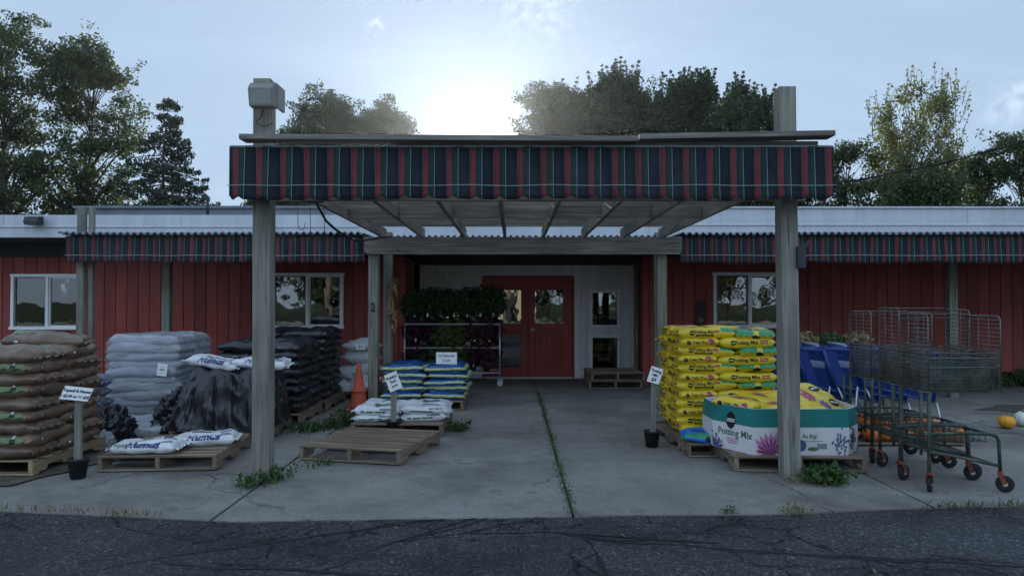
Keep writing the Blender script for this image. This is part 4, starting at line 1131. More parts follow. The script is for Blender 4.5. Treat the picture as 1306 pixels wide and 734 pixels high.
def crumple(name, lab, loc, sx, sy, sz, m, seed, cat='plastic sheet'):
    mb = MB(); nu, nv = 90, 40; rows = []
    for j in range(nv + 1):
        ph = math.pi / 2 * j / nv; row = []
        for i in range(nu):
            a = 2 * math.pi * i / nu; d = Vector((math.cos(a) * math.cos(ph), math.sin(a) * math.cos(ph), math.sin(ph)))
            rdg = .95 + .22 * (1 - 2.4 * abs(noise.noise(d * 2.3 + Vector((seed, 0, 0))))) + .14 * (1 - 2.6 * abs(noise.noise(d * 5.0 + Vector((0, seed, 0))))) + .07 * (1 - 2.6 * abs(noise.noise(d * 11 + Vector((0, 0, seed))))) - .1
            row.append(len(mb.v)); mb.v.append(Vector((d.x * sx * rdg, d.y * sy * rdg, max(.004, d.z * sz * rdg))))
        rows.append(row)
    for a, b in zip(rows, rows[1:]):
        for i in range(nu): j = (i + 1) % nu; mb.face((a[i], a[j], b[j], b[i]), 0, None, True)
    o = mb.build(name, m, None, loc); return tag(o, lab, cat)
crumple('plastic_heap', 'crumpled black plastic heap on the ground right of the silver grey stack', (-3.83, 8.75, .01), .34, .42, .46, M['black_sheet'], 2.2)
crumple('plastic_heap', 'crumpled black plastic on the ground between the brown and grey stacks', (-4.42, 8.05, .01), .24, .42, .36, M['black_sheet'], 7.1)
crumple('plastic_heap', 'pale crumpled clear plastic on the ground beside the brown stack', (-4.30, 7.75, .01), .13, .14, .17, M['grey_bag'], 5.4)
# white humus bags
def humus_mesh(i, word=True):
    L, W, T = .58, .36, .11
    v, f, m = pillow(L, W, T, 81 + i * 3.3, wr=1.25, flap=.035)
    mb = MB(); mb.add(v, f, m)
    o, ux, uy = (0, -W / 2 + .02, T + .02), (1, 0, 0), (0, .55, .83)
    decal(mb, (v, f), text_polys('Humus', .105, .004, .25), (.0, -.145, .085), ux, uy, 1, .009)
    if i == 0: decal(mb, (v, f), text_polys('Topsoil', .06, .001, .1), (-.19, -.15, .085), ux, uy, 2, .009)
    decal(mb, (v, f), disc_polys(.12, .05), (-.02, .02, .12), ux, (0, 1, 0), 2)
    decal(mb, (v, f), rect_polys(.10, .03), (-.02, .02, .12), ux, (0, 1, .0), 0, .006)
    decal(mb, (v, f), rect_polys(.12, .05), (.18, .03, .12), ux, (0, 1, 0), 3)
    for k in range(3): decal(mb, (v, f), rect_polys(.12 - .02 * k, .007), (.20, -.12 + .025 * k, .10), ux, uy, 3, .004)
    return mb.mesh('humus_bag', [M['white_bag'], M['ink_blue'], M['bag_green'], M['blue_grey_bag']])
HM = [humus_mesh(i) for i in range(3)]
for me, loc, rot, lab in ((HM[0], (-3.38, 6.92, .138), (.0, .0, .06), 'white humus bag lying at the front edge of the pallet left of the post'),
                          (HM[1], (-3.02, 7.32, .138), (.02, -.02, .22), 'white humus bag lying farther back and right on the left pallet'),
                          (HM[2], (-3.32, 8.32, .80), (.06, .14, -.06), 'white humus bag on the black sheet, left of the post'),
                          (HM[1], (-2.82, 8.35, .79), (.03, .05, .1), 'crumpled white bag on the black sheet, right of the post')):
    tag(obj_from(me, 'humus_bag', loc, rot=rot), lab, 'humus bag', 'white humus bags at the left')
card('paper_tag', 'small white tag standing on the white bag right of the front left post', (PX(366, 8.7), 8.68, PZ(462, 8.7)), .10, .12, .1, 0, [('9.99', .0, .04)], 'tag', ry=.25)

# ------------------------------------------------------------------ blue striped bags, white bags, pale bags
def striped_mesh(i):
    L, W, T = .58, .44, .115
    v, f, m = pillow(L, W, T, 101 + i * 3.1, nv=40, nu=34, wr=.9)
    for q, fc in enumerate(f):
        c = sum((v[k] for k in fc), Vector()) / len(fc); z = c.z / T + .07 * noise.noise(Vector((c.x * 9, c.y * 3, i)))
        edge = abs(c.y) > W * .40 or abs(c.x) > L * .46
        m[q] = (2 if z < .17 else 0 if z < .40 else 3 if z < .46 else 1 if z < .66 else 2 if z < .72 else 0) if edge else (3 if abs(c.y) < .09 else 0)
    mb = MB(); mb.add(v, f, m)
    return mb.mesh('striped_bag', [M['bag_blue'], M['bag_lime'], M['white_bag'], M['bag_navy']])
SM = [striped_mesh(i) for i in range(3)]
stack(lambda k: [(x + (.04 if k % 2 else -.02), y, 0, w, None) for x, y, w in ((-1.53, 10.72, 'front left'), (-.95, 10.72, 'front right'), (-1.53, 11.18, 'back left'), (-.95, 11.18, 'back right'))], 5, .094, .14, SM, 'soil_bag',
      lambda k, w: f'blue and lime striped bag in the {ordn(k, 5)} layer of the low stack, {w}', 'soil bag', 'blue striped bags in a low stack', .02)
card('price_card', 'white price card propped on top of the blue striped bags', (PX(570, 10.75), 10.7, .72), .30, .17, -.15, 0, [('POTTING SOIL', .03, .035), ('2 / $9', -.035, .045)])
def white_mesh(i):
    v, f, m = pillow(.54, .38, .095, 121 + i * 3.1, wr=1.35, flap=.03); mb = MB(); mb.add(v, f, m)
    for s in (-1, 1):
        decal(mb, (v, f), rect_polys(.30, .018, 8, 2), (.04 * s, s * .19, .04), (-s, 0, 0), (0, 0, 1), 1)
        decal(mb, (v, f), rect_polys(.16, .016, 8, 2), (-.12 * s, s * .19, .07), (-s, 0, 0), (0, 0, 1), 2)
    decal(mb, (v, f), rect_polys(.2, .12, 6, 4), (.05, 0, .1), (1, 0, 0), (0, 1, 0), 1)
    return mb.mesh('white_bag', [M['white_bag'], M['bag_green'], M['blue_grey_bag']])
WM = [white_mesh(i) for i in range(3)]
stack(lambda k: [(x, y, 0, w, None) for x, y, w in ((-1.56, 8.78, 'front left'), (-1.03, 8.79, 'front right'), (-1.55, 9.2, 'back left'), (-1.04, 9.2, 'back right'))], 2, .082, .138, WM, 'soil_bag',
      lambda k, w: f'white bag in the {"upper" if k else "lower"} layer of the low white pile, {w}', 'soil bag', 'white bags in a low pile', .02)
def pale_mesh(i):
    v, f, m = pillow(.55, .40, .18, 141 + i * 3.1, wr=1.7, flap=.05, pu=3); mb = MB(); mb.add(v, f, m); return mb.mesh('pale_bag', [M['white_bag']])
PM = [pale_mesh(i) for i in range(2)]
for x, y, z, rx, ry, rz, lab in ((-2.78, 11.75, .14, .3, .2, .5, 'pale bag at the lower left of the pile behind the orange cone'), (-2.36, 11.7, .14, .3, -.2, -.4, 'pale bag at the lower right of the pile behind the orange cone'),
                                (-2.62, 11.9, .32, .2, .35, .3, 'crumpled pale bag in the middle of the pile behind the orange cone'), (-2.40, 11.9, .36, .1, -.1, 0, 'pale bag second from the top of the pile behind the orange cone'),
                                (-2.42, 11.92, .56, 0, .05, .1, 'pale bag second highest behind the orange cone, below the tagged bag'), (-2.42, 11.92, .74, 0, 0, -.1, 'pale bag on top of the pile behind the orange cone, with a tag')):
    tag(obj_from(random.choice(PM), 'soil_bag', (x, y, z), rot=(rx, ry, rz)), lab, 'soil bag', 'pale bags behind the cone')
card('paper_tag', 'small white tag on the top pale bag behind the orange cone', (PX(459, 11.6), 11.66, PZ(442, 11.6)), .15, .09, -.1, 0, [('$ 5', 0, .05)], 'tag')

# ------------------------------------------------------------------ yellow stack
def yellow_mesh(i):
    L, W, T = .62, .42, .118
    def mf(u, w, s):
        if i % 2 and u > .45 and s == 1 and .1 < abs(w) < .985: return 1
        return 0
    v, f, m = pillow(L, W, T, 161 + i * 2.7, nv=22, nu=32, mfun=mf, wr=.75, pu=8, pv=7)
    mb = MB(); mb.add(v, f, m); B = (v, f)
    for s in (-1, 1):                                        # long sides: mark, words, flower
        ux, uy, o = (-s, 0, 0), (0, 0, 1), (0, s * W / 2, T / 2 + .004)
        decal(mb, B, disc_polys(.028, .026, -.17, 0), o, ux, uy, 2); decal(mb, B, rect_polys(.046, .009, 5, 1, -.17, 0), o, ux, uy, 0, .005)
        if i % 2 == 0:
            tv, tf = text_polys('Potting Mix', .055, .0012)
            decal(mb, B, ([(a - .02, b) for a, b in tv], tf), o, ux, uy, 2, .004)
            decal(mb, B, rect_polys(.085, .036, 6, 3, .175, .002), o, ux, uy, 3)
            decal(mb, B, rect_polys(.06, .008, 6, 1, .175, .0), o, ux, uy, 0, .005)
        else:
            tv, tf = text_polys('Potting Mix', .045, .001)
            decal(mb, B, ([(a - .04, b + .012) for a, b in tv], tf), o, ux, uy, 2, .004)
            decal(mb, B, rect_polys(.19, .02, 8, 2, -.03, -.026), o, ux, uy, 2)
            decal(mb, B, rect_polys(.15, .005, 8, 1, -.03, -.026), o, ux, uy, 0, .005)
            decal(mb, B, rect_polys(.06, .022, 4, 2, .10, .018), o, ux, uy, 3)
        # ends
        ux, uy, o = (0, s, 0), (0, 0, 1), (s * L / 2, 0, T / 2)
        if s > 0: decal(mb, B, disc_polys(.045, .02, 0, -.022), o, ux, uy, 2, .004)
        else:
            decal(mb, B, disc_polys(.024, .022, -.13, -.004), o, ux, uy, 2, .004)
            tv, tf = text_polys('Potting Mix', .03, .001); decal(mb, B, ([(a - .02, b) for a, b in tv], tf), o, ux, uy, 2, .004)
            decal(mb, B, flower_polys(.036, 9, .11, .002, .5), o, ux, uy, 3, .005); decal(mb, B, disc_polys(.022, .02, .11, .0), o, ux, uy, 3, .006)
    o = (0, 0, T)
    decal(mb, B, flower_polys(.10, 10, -.12, .02, .4), o, (1, 0, 0), (0, 1, 0), 3); decal(mb, B, flower_polys(.075, 9, .04, -.07, .4), o, (1, 0, 0), (0, 1, 0), 4, .004)
    decal(mb, B, disc_polys(.055, .055, .19, .0), o, (1, 0, 0), (0, 1, 0), 2, .004); decal(mb, B, rect_polys(.09, .018, 6, 1, .19, 0), o, (1, 0, 0), (0, 1, 0), 5, .006)
    return mb.mesh('yellow_bag', [M['yellow'], M['bag_mid_green'], M['print_black'], M['magenta'], M['violet'], M['white_bag']])
YM = [yellow_mesh(i) for i in range(4)]
NY = 12
def yspots(k):
    out = []
    for x, y, r, w in pinwheel(2.27, 8.30, 1.05, .62, .42, k):
        if w == 'front right corner' and k % 2 == 1: r = r + math.pi     # green end to the front
        long_front = (k % 2 == 0 and w == 'front right corner') or (k % 2 == 1 and w == 'front left corner')
        mi = (0, 2)[random.randrange(2)] if k % 2 == 0 else (1, 3)[random.randrange(2)]
        out.append((x, y, r, w, mi))
    return out
stack(yspots, NY, .0905, .14, YM, 'potting_mix_bag', lambda k, w: f'yellow potting mix bag in the {ordn(k, NY)} layer of the yellow stack, {w}', 'soil bag', 'yellow bags in the tall stack', .012)
# bright blue bag lying on the pallet lip
v, f, m = pillow(.46, .30, .10, 201.3, mfun=lambda u, w, s: 1 if (s == 1 and -.98 < w < -.62) else 0, nv=24, wr=1.0)
mb = MB(); mb.add(v, f, m); decal(mb, (v, f), disc_polys(.05, .03, .02, 0), (0, -.16, .06), (1, 0, 0), (0, .35, .93), 2); 
for k in range(3): decal(mb, (v, f), rect_polys(.30 - .05 * k, .012, 8, 1), (-.02, -.03 + .035 * k, .11), (1, 0, 0), (0, 1, 0), 3)
o = obj_from(mb.mesh('blue_bag', [M['bright_blue'], M['bag_mid_green'], M['print_black'], M['ink_blue']]), 'soil_bag', (1.95, 7.47, .14), rot=(.10, .06, -.12)); tag(o, 'bright blue and green bag lying at the foot of the yellow stack', 'soil bag')
pallet('short grey pallet end under the bright blue bag', 2.02, 7.52, 3, .006, (.55, .36, .95))
o.location.z = .135

# ------------------------------------------------------------------ white and teal carton
ct = thing('carton', 'large white and teal eight-sided carton of potting mix bags on a pallet', 'carton', (2.62, 7.22, .135))
CP = [(-.66, .36), (-.66, -.02), (-.42, -.46), (.44, -.46), (.62, -.24), (.62, .30), (.42, .52), (-.44, .52)]
mb = MB(); H = .42; zt = .255; b = len(mb.v); n = 8
CPi = [(x * .975, y * .97 + .0) for x, y in CP]
def ringpts(P, k): return [(a[0] + (c[0] - a[0]) * q / k, a[1] + (c[1] - a[1]) * q / k) for a, c in zip(P, P[1:] + P[:1]) for q in range(k)]
RO, RI = ringpts(CP, 4), ringpts(CPi, 4); nn = len(RO)
def bulge(p, z): 
    k = 1 + .02 * math.sin(math.pi * min(1, z / H)); return Vector((p[0] * k, p[1] * k, z + (.008 * noise.noise(Vector((p[0] * 3, p[1] * 3, 0))) if z == H else 0)))
zs = [0, .12, zt, zt + .0005, H]
for z in zs:
    for p in RO: mb.v.append(bulge(p, z))
for r in range(4):
    for i in range(nn):
        j = (i + 1) % nn; mb.face((b + r * nn + i, b + r * nn + j, b + (r + 1) * nn + j, b + (r + 1) * nn + i), 1 if r >= 2 else 0)
bi = len(mb.v)
for z in (H, .05):
    for p in RI: mb.v.append(bulge(p, z))
for i in range(nn):
    j = (i + 1) % nn
    mb.face((b + 4 * nn + i, b + 4 * nn + j, bi + j, bi + i), 0); mb.face((bi + i, bi + j, bi + nn + j, bi + nn + i), 0)
mb.face([bi + nn + i for i in range(nn)], 0)
body = ([p.copy() for p in mb.v], list(mb.f))
e0 = Vector((CP[1][0], CP[1][1], 0)); e1 = Vector((CP[2][0], CP[2][1], 0)); ex = (e1 - e0).normalized(); mid = (e0 + e1) / 2
up = (0, 0, 1)
o1 = mid + Vector((0, 0, .0))
def sh(pl, dx, dy): return ([(a + dx, b_ + dy) for a, b_ in pl[0]], pl[1])
decal(mb, body, sh(disc_polys(.06, .08), -.02, .285), o1, ex, up, 2); decal(mb, body, sh(rect_polys(.10, .03), -.02, .285), o1, ex, up, 0, .004)
decal(mb, body, sh(text_polys('Miracle-Gro', .022, .0003), -.02, .285), o1, ex, up, 2, .0055)
decal(mb, body, sh(text_polys('Potting Mix', .092, .002), .03, .17), o1, ex, up, 4)
for k in range(3): decal(mb, body, sh(rect_polys(.16 - .02 * k, .010), .0, .115 - .02 * k), o1, ex, up, 3)
for q in range(60):
    decal(mb, body, disc_polys(.012, .012, random.gauss(-.22, .03), abs(random.gauss(.03, .05)), 6), o1, ex, up, 5, .003 + q * .00004)
o2 = Vector((.0, -.46, 0))
decal(mb, body, sh(flower_polys(.20, 11, w=.22, half=True), -.265, .02), o2, (1, 0, 0), up, 3); decal(mb, body, sh(flower_polys(.15, 9, w=.12, half=True), -.265, .02), o2, (1, 0, 0), up, 6, .004)
decal(mb, body, sh(disc_polys(.05, .03), -.265, .03), o2, (1, 0, 0), up, 6, .005)
decal(mb, body, sh(disc_polys(.06, .08), -.05, .285), o2, (1, 0, 0), up, 2)
decal(mb, body, sh(text_polys('Twice As Big!', .05, .001), .02, .175), o2, (1, 0, 0), up, 4)
decal(mb, body, sh(disc_polys(.06, .055), .0, .09), o2, (1, 0, 0), up, 5); decal(mb, body, sh(disc_polys(.05, .02), .12, .06), o2, (1, 0, 0), up, 7)
decal(mb, body, sh(rect_polys(.22, .004), .1, .13), o2, (1, 0, 0), up, 2); decal(mb, body, sh(rect_polys(.09, .05), .2, .085), o2, (1, 0, 0), up, 8)
e2 = Vector((CP[3][0], CP[3][1], 0)); e3 = Vector((CP[4][0], CP[4][1], 0)); ex2 = (e3 - e2).normalized()
for q in range(46): decal(mb, body, disc_polys(.008, .012, .34 + random.gauss(.03, .045), .12 + random.gauss(0, .06), 6), o2, (1, 0, 0), up, 5, .003 + q * .00004)
for q in range(60): decal(mb, body, disc_polys(.010, .014, -.03 + random.gauss(0, .05), .13 + random.gauss(.0, .07), 6), (e2 + e3) / 2, ex2, up, 5 if q % 3 else 2, .003 + q * .00004)
mb.build('box', [M['carton'], M['teal'], M['print_black'], M['pink'], M['bag_green'], M['blue_flower'], M['pink_dark'], M['bag_green'], M['grey_bag']], ct)
for x, y, z, rx, ry, rz, mi, lab in ((-.34, .06, .335, .08, .10, .9, 0, 'yellow bag at the left end inside the teal carton'), (.02, -.19, .315, .0, .0, .05, 2, 'yellow bag lying lowest in the middle of the teal carton'),
                                 (.0, .27, .33, .1, .1, .2, 1, 'yellow bag at the back of the teal carton beside the post'), (.29, -.04, .36, .5, .22, .35, 2, 'yellow bag on top at the right end of the teal carton'), (.26, .24, .37, .32, -.16, .4, 0, 'yellow bag leaning highest in the teal carton behind the post')):
    tag(obj_from(YM[mi], 'potting_mix_bag', (2.62 + x, 7.22 + y, .135 + z), rot=(rx, ry, rz)), lab, 'soil bag', 'yellow bags in the carton')

# ------------------------------------------------------------------ stake signs in black pots
def stake_sign(label, x, y, h, w, hh, tilt, yaw, lines, lean=0.0):
    t = thing('stake_sign', label, 'sign', (x, y, .004), 0, 'price signs on stakes')
    b = MB(); b.bar((0, 0, .02), (lean, .0, h - hh * .4), .06, .035, 0, (0, 1, 0)); b.build('stake', M['post'], t, bevel=.003)
    b = MB(); b.lathe([(.062, 0), (.085, .15), (.09, .15), (.09, .17), (.080, .17), (.072, .12), (.0, .12)], 18); b.build('pot', M['pot'], t)
    b = MB(); b.lathe([(0, .135), (.075, .13)], 14); b.build('potting_soil', M['dirt'], t)
    rot = Matrix.Translation((lean, -.035, h - hh / 2)) @ Matrix.Rotation(yaw, 4, 'Z') @ Matrix.Rotation(tilt, 4, 'Y') @ Matrix.Rotation(-.12, 4, 'X')
    b = MB(); i = MB(); b.add([Vector((sx * w / 2 + sz * shear_ * hh / 2, sy * .006, sz * hh / 2)) for sz in (-1, 1) for sx, sy in ((-1, -1), (1, -1), (1, 1), (-1, 1))],
          [(0, 3, 2, 1), (4, 5, 6, 7), (0, 1, 5, 4), (1, 2, 6, 5), (2, 3, 7, 6), (3, 0, 4, 7)], 0, False, rot)
    c = b.build('board', M['paper'], t)
    TX = Matrix.Rotation(math.pi / 2, 4, 'X')
    for s, z, size in lines:
        v, f = text_polys(s, size, .0016)
        i.add([rot @ (TX @ Vector((p[0] + (z + p[1]) * shear_, p[1] + z, .0085))) for p in v], f, 0, False)
    i.build('lettering', M['ink'], c)
    return t
shear_ = .30
stake_sign('wide white sign on a stake in a black pot beside the brown bags', -3.78, 6.47, .79, .245, .115, .10, 0, [('Topsoil & Humus', .022, .034), ('1 $2.49 or 11 $25', -.027, .034)])
shear_ = 0
stake_sign('white sign turned askew on a stake before the low white bag pile', -1.36, 8.52, .72, .15, .205, -.40, 0, [('Potting', .05, .045), ('Soil', .0, .045), ('$4.99', -.055, .03)])
shear_ = .05
stake_sign('narrow tilted white sign on a stake left of the yellow stack', 1.48, 7.85, .84, .13, .17, .30, 0, [('Potting', .045, .037), ('Mix', .0, .037), ('$9', -.05, .05)], lean=.03)
# cone
t = thing('traffic_cone', 'faded orange traffic cone standing by the rear left post', 'cone', (PX(459, 10.55), 10.5, .002))
b = MB(); b.lathe([(.128, .045), (.12, .06), (.10, .26), (.10, .27)], 24); b.lathe([(.112, .262), (.112, .285), (.085, .295), (.045, .53), (.025, .66), (.02, .665), (.0, .665)], 24); b.build('body', M['cone'], t)
b = MB(); b.box((0, 0, .02), (.33, .33, .035)); b.build('base', M['cone'], t, bevel=.012)
# ------------------------------------------------------------------ plant rack and plants
t = thing('plant_rack', 'white wheeled metal plant rack filled with potted mums left of the doors', 'rack', (PX(578, 13.6), 13.68, 0))
RW, RD = 1.72, .55
b = MB()
for sx in (-1, 1):
    for sy in (-1, 1): b.tube([(sx * RW / 2, sy * RD / 2, .10), (sx * RW / 2, sy * RD / 2, 1.16)], .015, 8)
b.build('upright', M['galv'], t)
for z, lab in ((1.13, 0), (.70, 1), (.25, 2)):
    b = MB()
    for sy in (-1, 1): b.tube([(-RW / 2, sy * RD / 2, z), (RW / 2, sy * RD / 2, z)], .016, 8)
    for sx in (-1, 1): b.tube([(sx * RW / 2, -RD / 2, z), (sx * RW / 2, RD / 2, z)], .013, 8)
    for k in range(1, 12): b.tube([(-RW / 2 + RW * k / 12, -RD / 2, z), (-RW / 2 + RW * k / 12, RD / 2, z)], .005, 5)
    b.build('shelf', M['galv'], t)
for sx in (-1, 1):
    for sy in (-1, 1):
        b = MB(); Q = Matrix.Rotation(math.pi / 2, 3, 'X')
        b.lathe([(.0, -.014), (.05, -.014), (.055, -.008), (.055, .008), (.05, .014), (0, .014)], 14, (sx * RW / 2, sy * RD / 2, .058), 0, Q); b.build('caster', M['hub'], t)
def potted(name, label, loc, r, h, m, m2=None, group=None, cat='plant', n=420, leaf=.05, pot=.10, droop=0, seed=0):
    t = thing(name, label, cat, loc, 0, group)
    b = MB(); b.lathe([(pot * .75, 0), (pot, pot * 1.4), (pot * 1.06, pot * 1.4), (pot * 1.06, pot * 1.55), (pot * .9, pot * 1.55), (0, pot * 1.4)], 14); b.build('pot', M['pot'], t)
    b = MB(); P = []
    z0 = pot * 1.3
    while len(P) < n:
        d = Vector((random.gauss(0, 1), random.gauss(0, 1), random.gauss(0, 1))).normalized() * random.uniform(.45, 1) ** .5
        q = 1 + .45 * noise.noise(d * 2.2 + Vector((seed, loc[0] * 3, 0)))
        p = Vector((d.x * r * q, d.y * r * q, z0 + h / 2 + d.z * h / 2 * q))
        if droop: p.z -= droop * (d.x * d.x + d.y * d.y)
        P.append(p)
    leaves(b, P, leaf, 0, .4)
    for k in range(10):
        a = random.uniform(0, 6.3); q = random.uniform(.4, 1)
        b.tube([(0, 0, z0), (r * .4 * q * math.cos(a), r * .4 * q * math.sin(a), z0 + h * .4), (r * .8 * q * math.cos(a), r * .8 * q * math.sin(a), z0 + h * .75)], [.006, .005, .002], 4)
    if m2: leaves(b, [p + Vector((random.gauss(0, .01), random.gauss(0, .01), .01)) for p in P if random.random() < .14 and p.z > z0 + h * .4], leaf * .7, 1)
    g = MB(); g.box((.02, -pot * 1.12, pot * 1.9), (.035, .002, .07), Matrix.Rotation(.12, 3, 'X')); g.build('plant_tag', M['paper'], t)
    b.build('foliage', [m] + ([m2] if m2 else []), t)
    return t
x0 = PX(578, 13.6)
for k in range(7): potted('potted_mum', f'dark green potted mum, {ORD[k] if k else "first"} from the left on the top rack shelf', (x0 - .72 + .24 * k, 13.64 + random.uniform(-.06, .06), 1.15), .24 + random.uniform(0, .04), .52 + random.uniform(-.04, .06), M['mum_green'], M['magenta'] if k in (3,) else None, 'potted mums on the rack', n=900, leaf=.07, pot=.075, seed=k)
mid = [('purple', 'mum_purple'), ('purple', 'mum_purple'), ('light green', 'mum_light'), ('light green', 'mum_light'), ('dark red', 'mum_purple'), ('dark red', 'mum_purple')]
for k, (c, mm) in enumerate(mid): potted('potted_mum', f'{c} plant, {ORD[k] if k else "first"} from the left on the middle rack shelf', (x0 - .70 + .27 * k, 13.60 + random.uniform(-.05, .05), .72), .25, .42, M[mm], None, 'potted mums on the rack', n=760, leaf=.065 if mm != 'mum_light' else .085, pot=.065, droop=.12 if mm == 'mum_light' else 0, seed=k + 20)
low = [('purple', 'mum_purple'), ('dark green', 'mum_green'), ('light green', 'mum_light'), ('light green', 'mum_light'), ('dark red', 'mum_purple'), ('dark red', 'mum_purple')]
for k, (c, mm) in enumerate(low): potted('potted_mum', f'{c} plant, {ORD[k] if k else "first"} from the left on the lowest rack shelf', (x0 - .68 + .26 * k, 13.55 + random.uniform(-.05, .05), .27), .25, .42, M[mm], None, 'potted mums on the rack', n=760, leaf=.065 if mm != 'mum_light' else .085, pot=.065, droop=.1 if mm == 'mum_light' else 0, seed=k + 40)
t = thing('plant_table', 'low grey plant table behind the row of blue carts', 'table', (3.95, 9.75, 0))
b = MB()
for k in range(5): b.box((0, -.24 + .12 * k, .80), (1.9, .10, .03))
b.build('top', M['pallet'], t, bevel=.003)
for sx in (-1, 1):
    for sy in (-1, 1): b = MB(); b.box((sx * .85, sy * .22, .392), (.06, .06, .785)); b.build('leg', M['pallet'], t)
for k, (x, m, m2, c) in enumerate(((3.86, 'mum_cream', None, 'cream flowered potted mum, left of three behind the blue carts'), (4.19, 'mum_green', None, 'dark green potted mum, middle of three behind the blue carts'), (4.55, 'mum_cream', None, 'cream flowered potted mum, right of three behind the blue carts'), (3.3, 'mum_purple', None, 'reddish potted mum behind the front right post'))):
    potted('potted_mum', c, (x, 9.75, .816), .19, .24, M[m], None, 'potted mums behind the blue carts', n=420, leaf=.05, pot=.06, seed=60 + k)

# ------------------------------------------------------------------ shared wheel
def wheel(mb_t, mb_h, c, r, w, yaw=0.0):
    Q = Matrix.Rotation(yaw, 3, 'Z') @ Matrix.Rotation(math.pi / 2, 3, 'X')
    mb_t.lathe([(r * .62, -w / 2), (r * .94, -w / 2), (r, -w * .3), (r, w * .3), (r * .94, w / 2), (r * .62, w / 2)], 20, c, 0, Q)
    mb_h.lathe([(.0, -w * .6), (r * .25, -w * .62), (r * .3, -w * .5), (r * .64, -w * .47), (r * .64, w * .47), (r * .3, w * .5), (r * .25, w * .62), (0, w * .6)], 16, c, 0, Q, False)

# ------------------------------------------------------------------ blue plastic carts, nested
def blue_cart():
    t = thing('shopping_cart', '', 'shopping cart', (0, 0, 0), 0, 'nested blue shopping carts')
    # basket corners: rear (x=0) and front (x=.9)
    def C(x, s, top):
        u = x / .88; w = .27 - .05 * u
        return Vector((x + (.07 * u if top else 0) + (-.05 * (1 - u) if top else .08 * (1 - u)), s * (w if top else w - .045), (1.0 - .05 * u) if top else (.60 - .19 * u)))
    mb = MB()
    def lattice(a, b, c, d, n1, n2):
        # quad a-b (bottom) d-c (top); diagonal bars both ways
        def P(u, v): return (a * (1 - u) + b * u) * (1 - v) + (d * (1 - u) + c * u) * v
        L = ((b - a).length + (c - d).length) / 2; Hh = ((d - a).length + (c - b).length) / 2
        st = .038
        k = -Hh
        while k < L:
            for sgn in (0, 1):
                u0, u1 = k / L, (k + Hh) / L
                v0, v1 = 0.0, 1.0
                if u0 < 0: v0 = -u0 / (u1 - u0); u0 = 0
                if u1 > 1: v1 = 1 - (u1 - 1) / (u1 - u0) if u0 == 0 and False else v0 + (v1 - v0) * (1 - u0) / (u1 - u0); u1 = 1
                p, q = P(u0, v0), P(u1, v1)
                if sgn: p, q = P(1 - u0, v0), P(1 - u1, v1)
                if (q - p).length > .02: mb.tube([p, q], .0075, 4, 0, False, False)
            k += st
    for s in (-1, 1):
        lattice(C(0, s, 0), C(.88, s, 0), C(.88, s, 1), C(0, s, 1), 0, 0)
    lattice(C(.88, -1, 0), C(.88, 1, 0), C(.88, 1, 1), C(.88, -1, 1), 0, 0)
    lattice(C(0, -1, 0), C(0, 1, 0), C(.88, 1, 0), C(.88, -1, 0), 0, 0)
    for s in (-1, 1):
        mb.tube([C(0, s, 1), C(.88, s, 1)], .020, 8); mb.tube([C(0, s, 0), C(.88, s, 0)], .016, 8); mb.tube([C(0, s, 0), C(0, s, 1)], .022, 8); mb.tube([C(.88, s, 0), C(.88, s, 1)], .018, 8)
        a, b, c, d = C(.04, s, 0), C(.16, s, 0), C(.11, s, 1), C(.0, s, 1)
        e = Vector((0, s * .012, 0)); mb.add([a + e, b + e, c + e, d + e], [(0, 1, 2, 3)], 0, False)
    mb.tube([C(.88, -1, 1), C(.88, 1, 1)], .02, 8); mb.tube([C(.88, -1, 0), C(.88, 1, 0)], .016, 8); mb.tube([C(0, -1, 0), C(0, 1, 0)], .016, 8)
    mb.build('basket', M['cart_blue'], t)
    mb = MB(); lab = [C(.36, -1, 0).lerp(C(.36, -1, 1), .62), C(.56, -1, 0).lerp(C(.56, -1, 1), .62)]
    e = Vector((0, -.014, 0)); mb.add([lab[0] + e, lab[1] + e, lab[1] + e + Vector((0, -.01, .075)), lab[0] + e + Vector((0, -.01, .075))], [(0, 1, 2, 3)], 0, False)
    mb.build('label_plate', M['cart_handle'], t)
    mb = MB(); mb.tube([(-.11, -.27, 1.04), (-.11, .27, 1.04)], .02, 10)
    mb.build('handle', M['cart_handle'], t)
    mb = MB(); a, b = Vector((-.02, -.23, .86)), Vector((.16, .2, .98)); mb.add([(-.03, -.23, .80), (-.03, .23, .80), (.10, .22, 1.0), (.10, -.22, 1.0)], [(0, 1, 2, 3)], 0, False)
    for s in (-1, 1): mb.bar((-.115, s * .255, 1.04), (.02, s * .26, .985), .025, .05)
    mb.build('child_seat', M['cart_blue'], t)
    mb = MB()
    for s in (-1, 1):
        mb.tube([(.90, s * .20, .40), (.93, s * .22, .22), (.86, s * .22, .17), (.05, s * .26, .17), (-.02, s * .26, .22), (.03, s * .24, .58)], .013, 8)
        mb.tube([(.30, s * .24, .17), (.12, s * .23, .57)], .011, 8)
    mb.tube([(.93, -.22, .22), (.93, .22, .22)], .012, 8); mb.tube([(0, -.26, .19), (0, .26, .19)], .012, 8)
    for k in range(9): mb.tube([(.08 + .09 * k, -.24, .175), (.08 + .09 * k, .24, .175)], .004, 5)
    mb.build('frame', M['galv'], t)
    for x, s in ((.04, -1), (.04, 1), (.84, -1), (.84, 1)):
        w = MB(); h = MB(); wheel(w, h, (x, s * .24, .062), .062, .03); o = w.build('wheel', M['rubber'], t); h.build('hub', M['hub'], o)
    return t
bc = blue_cart(); CARTN = 6
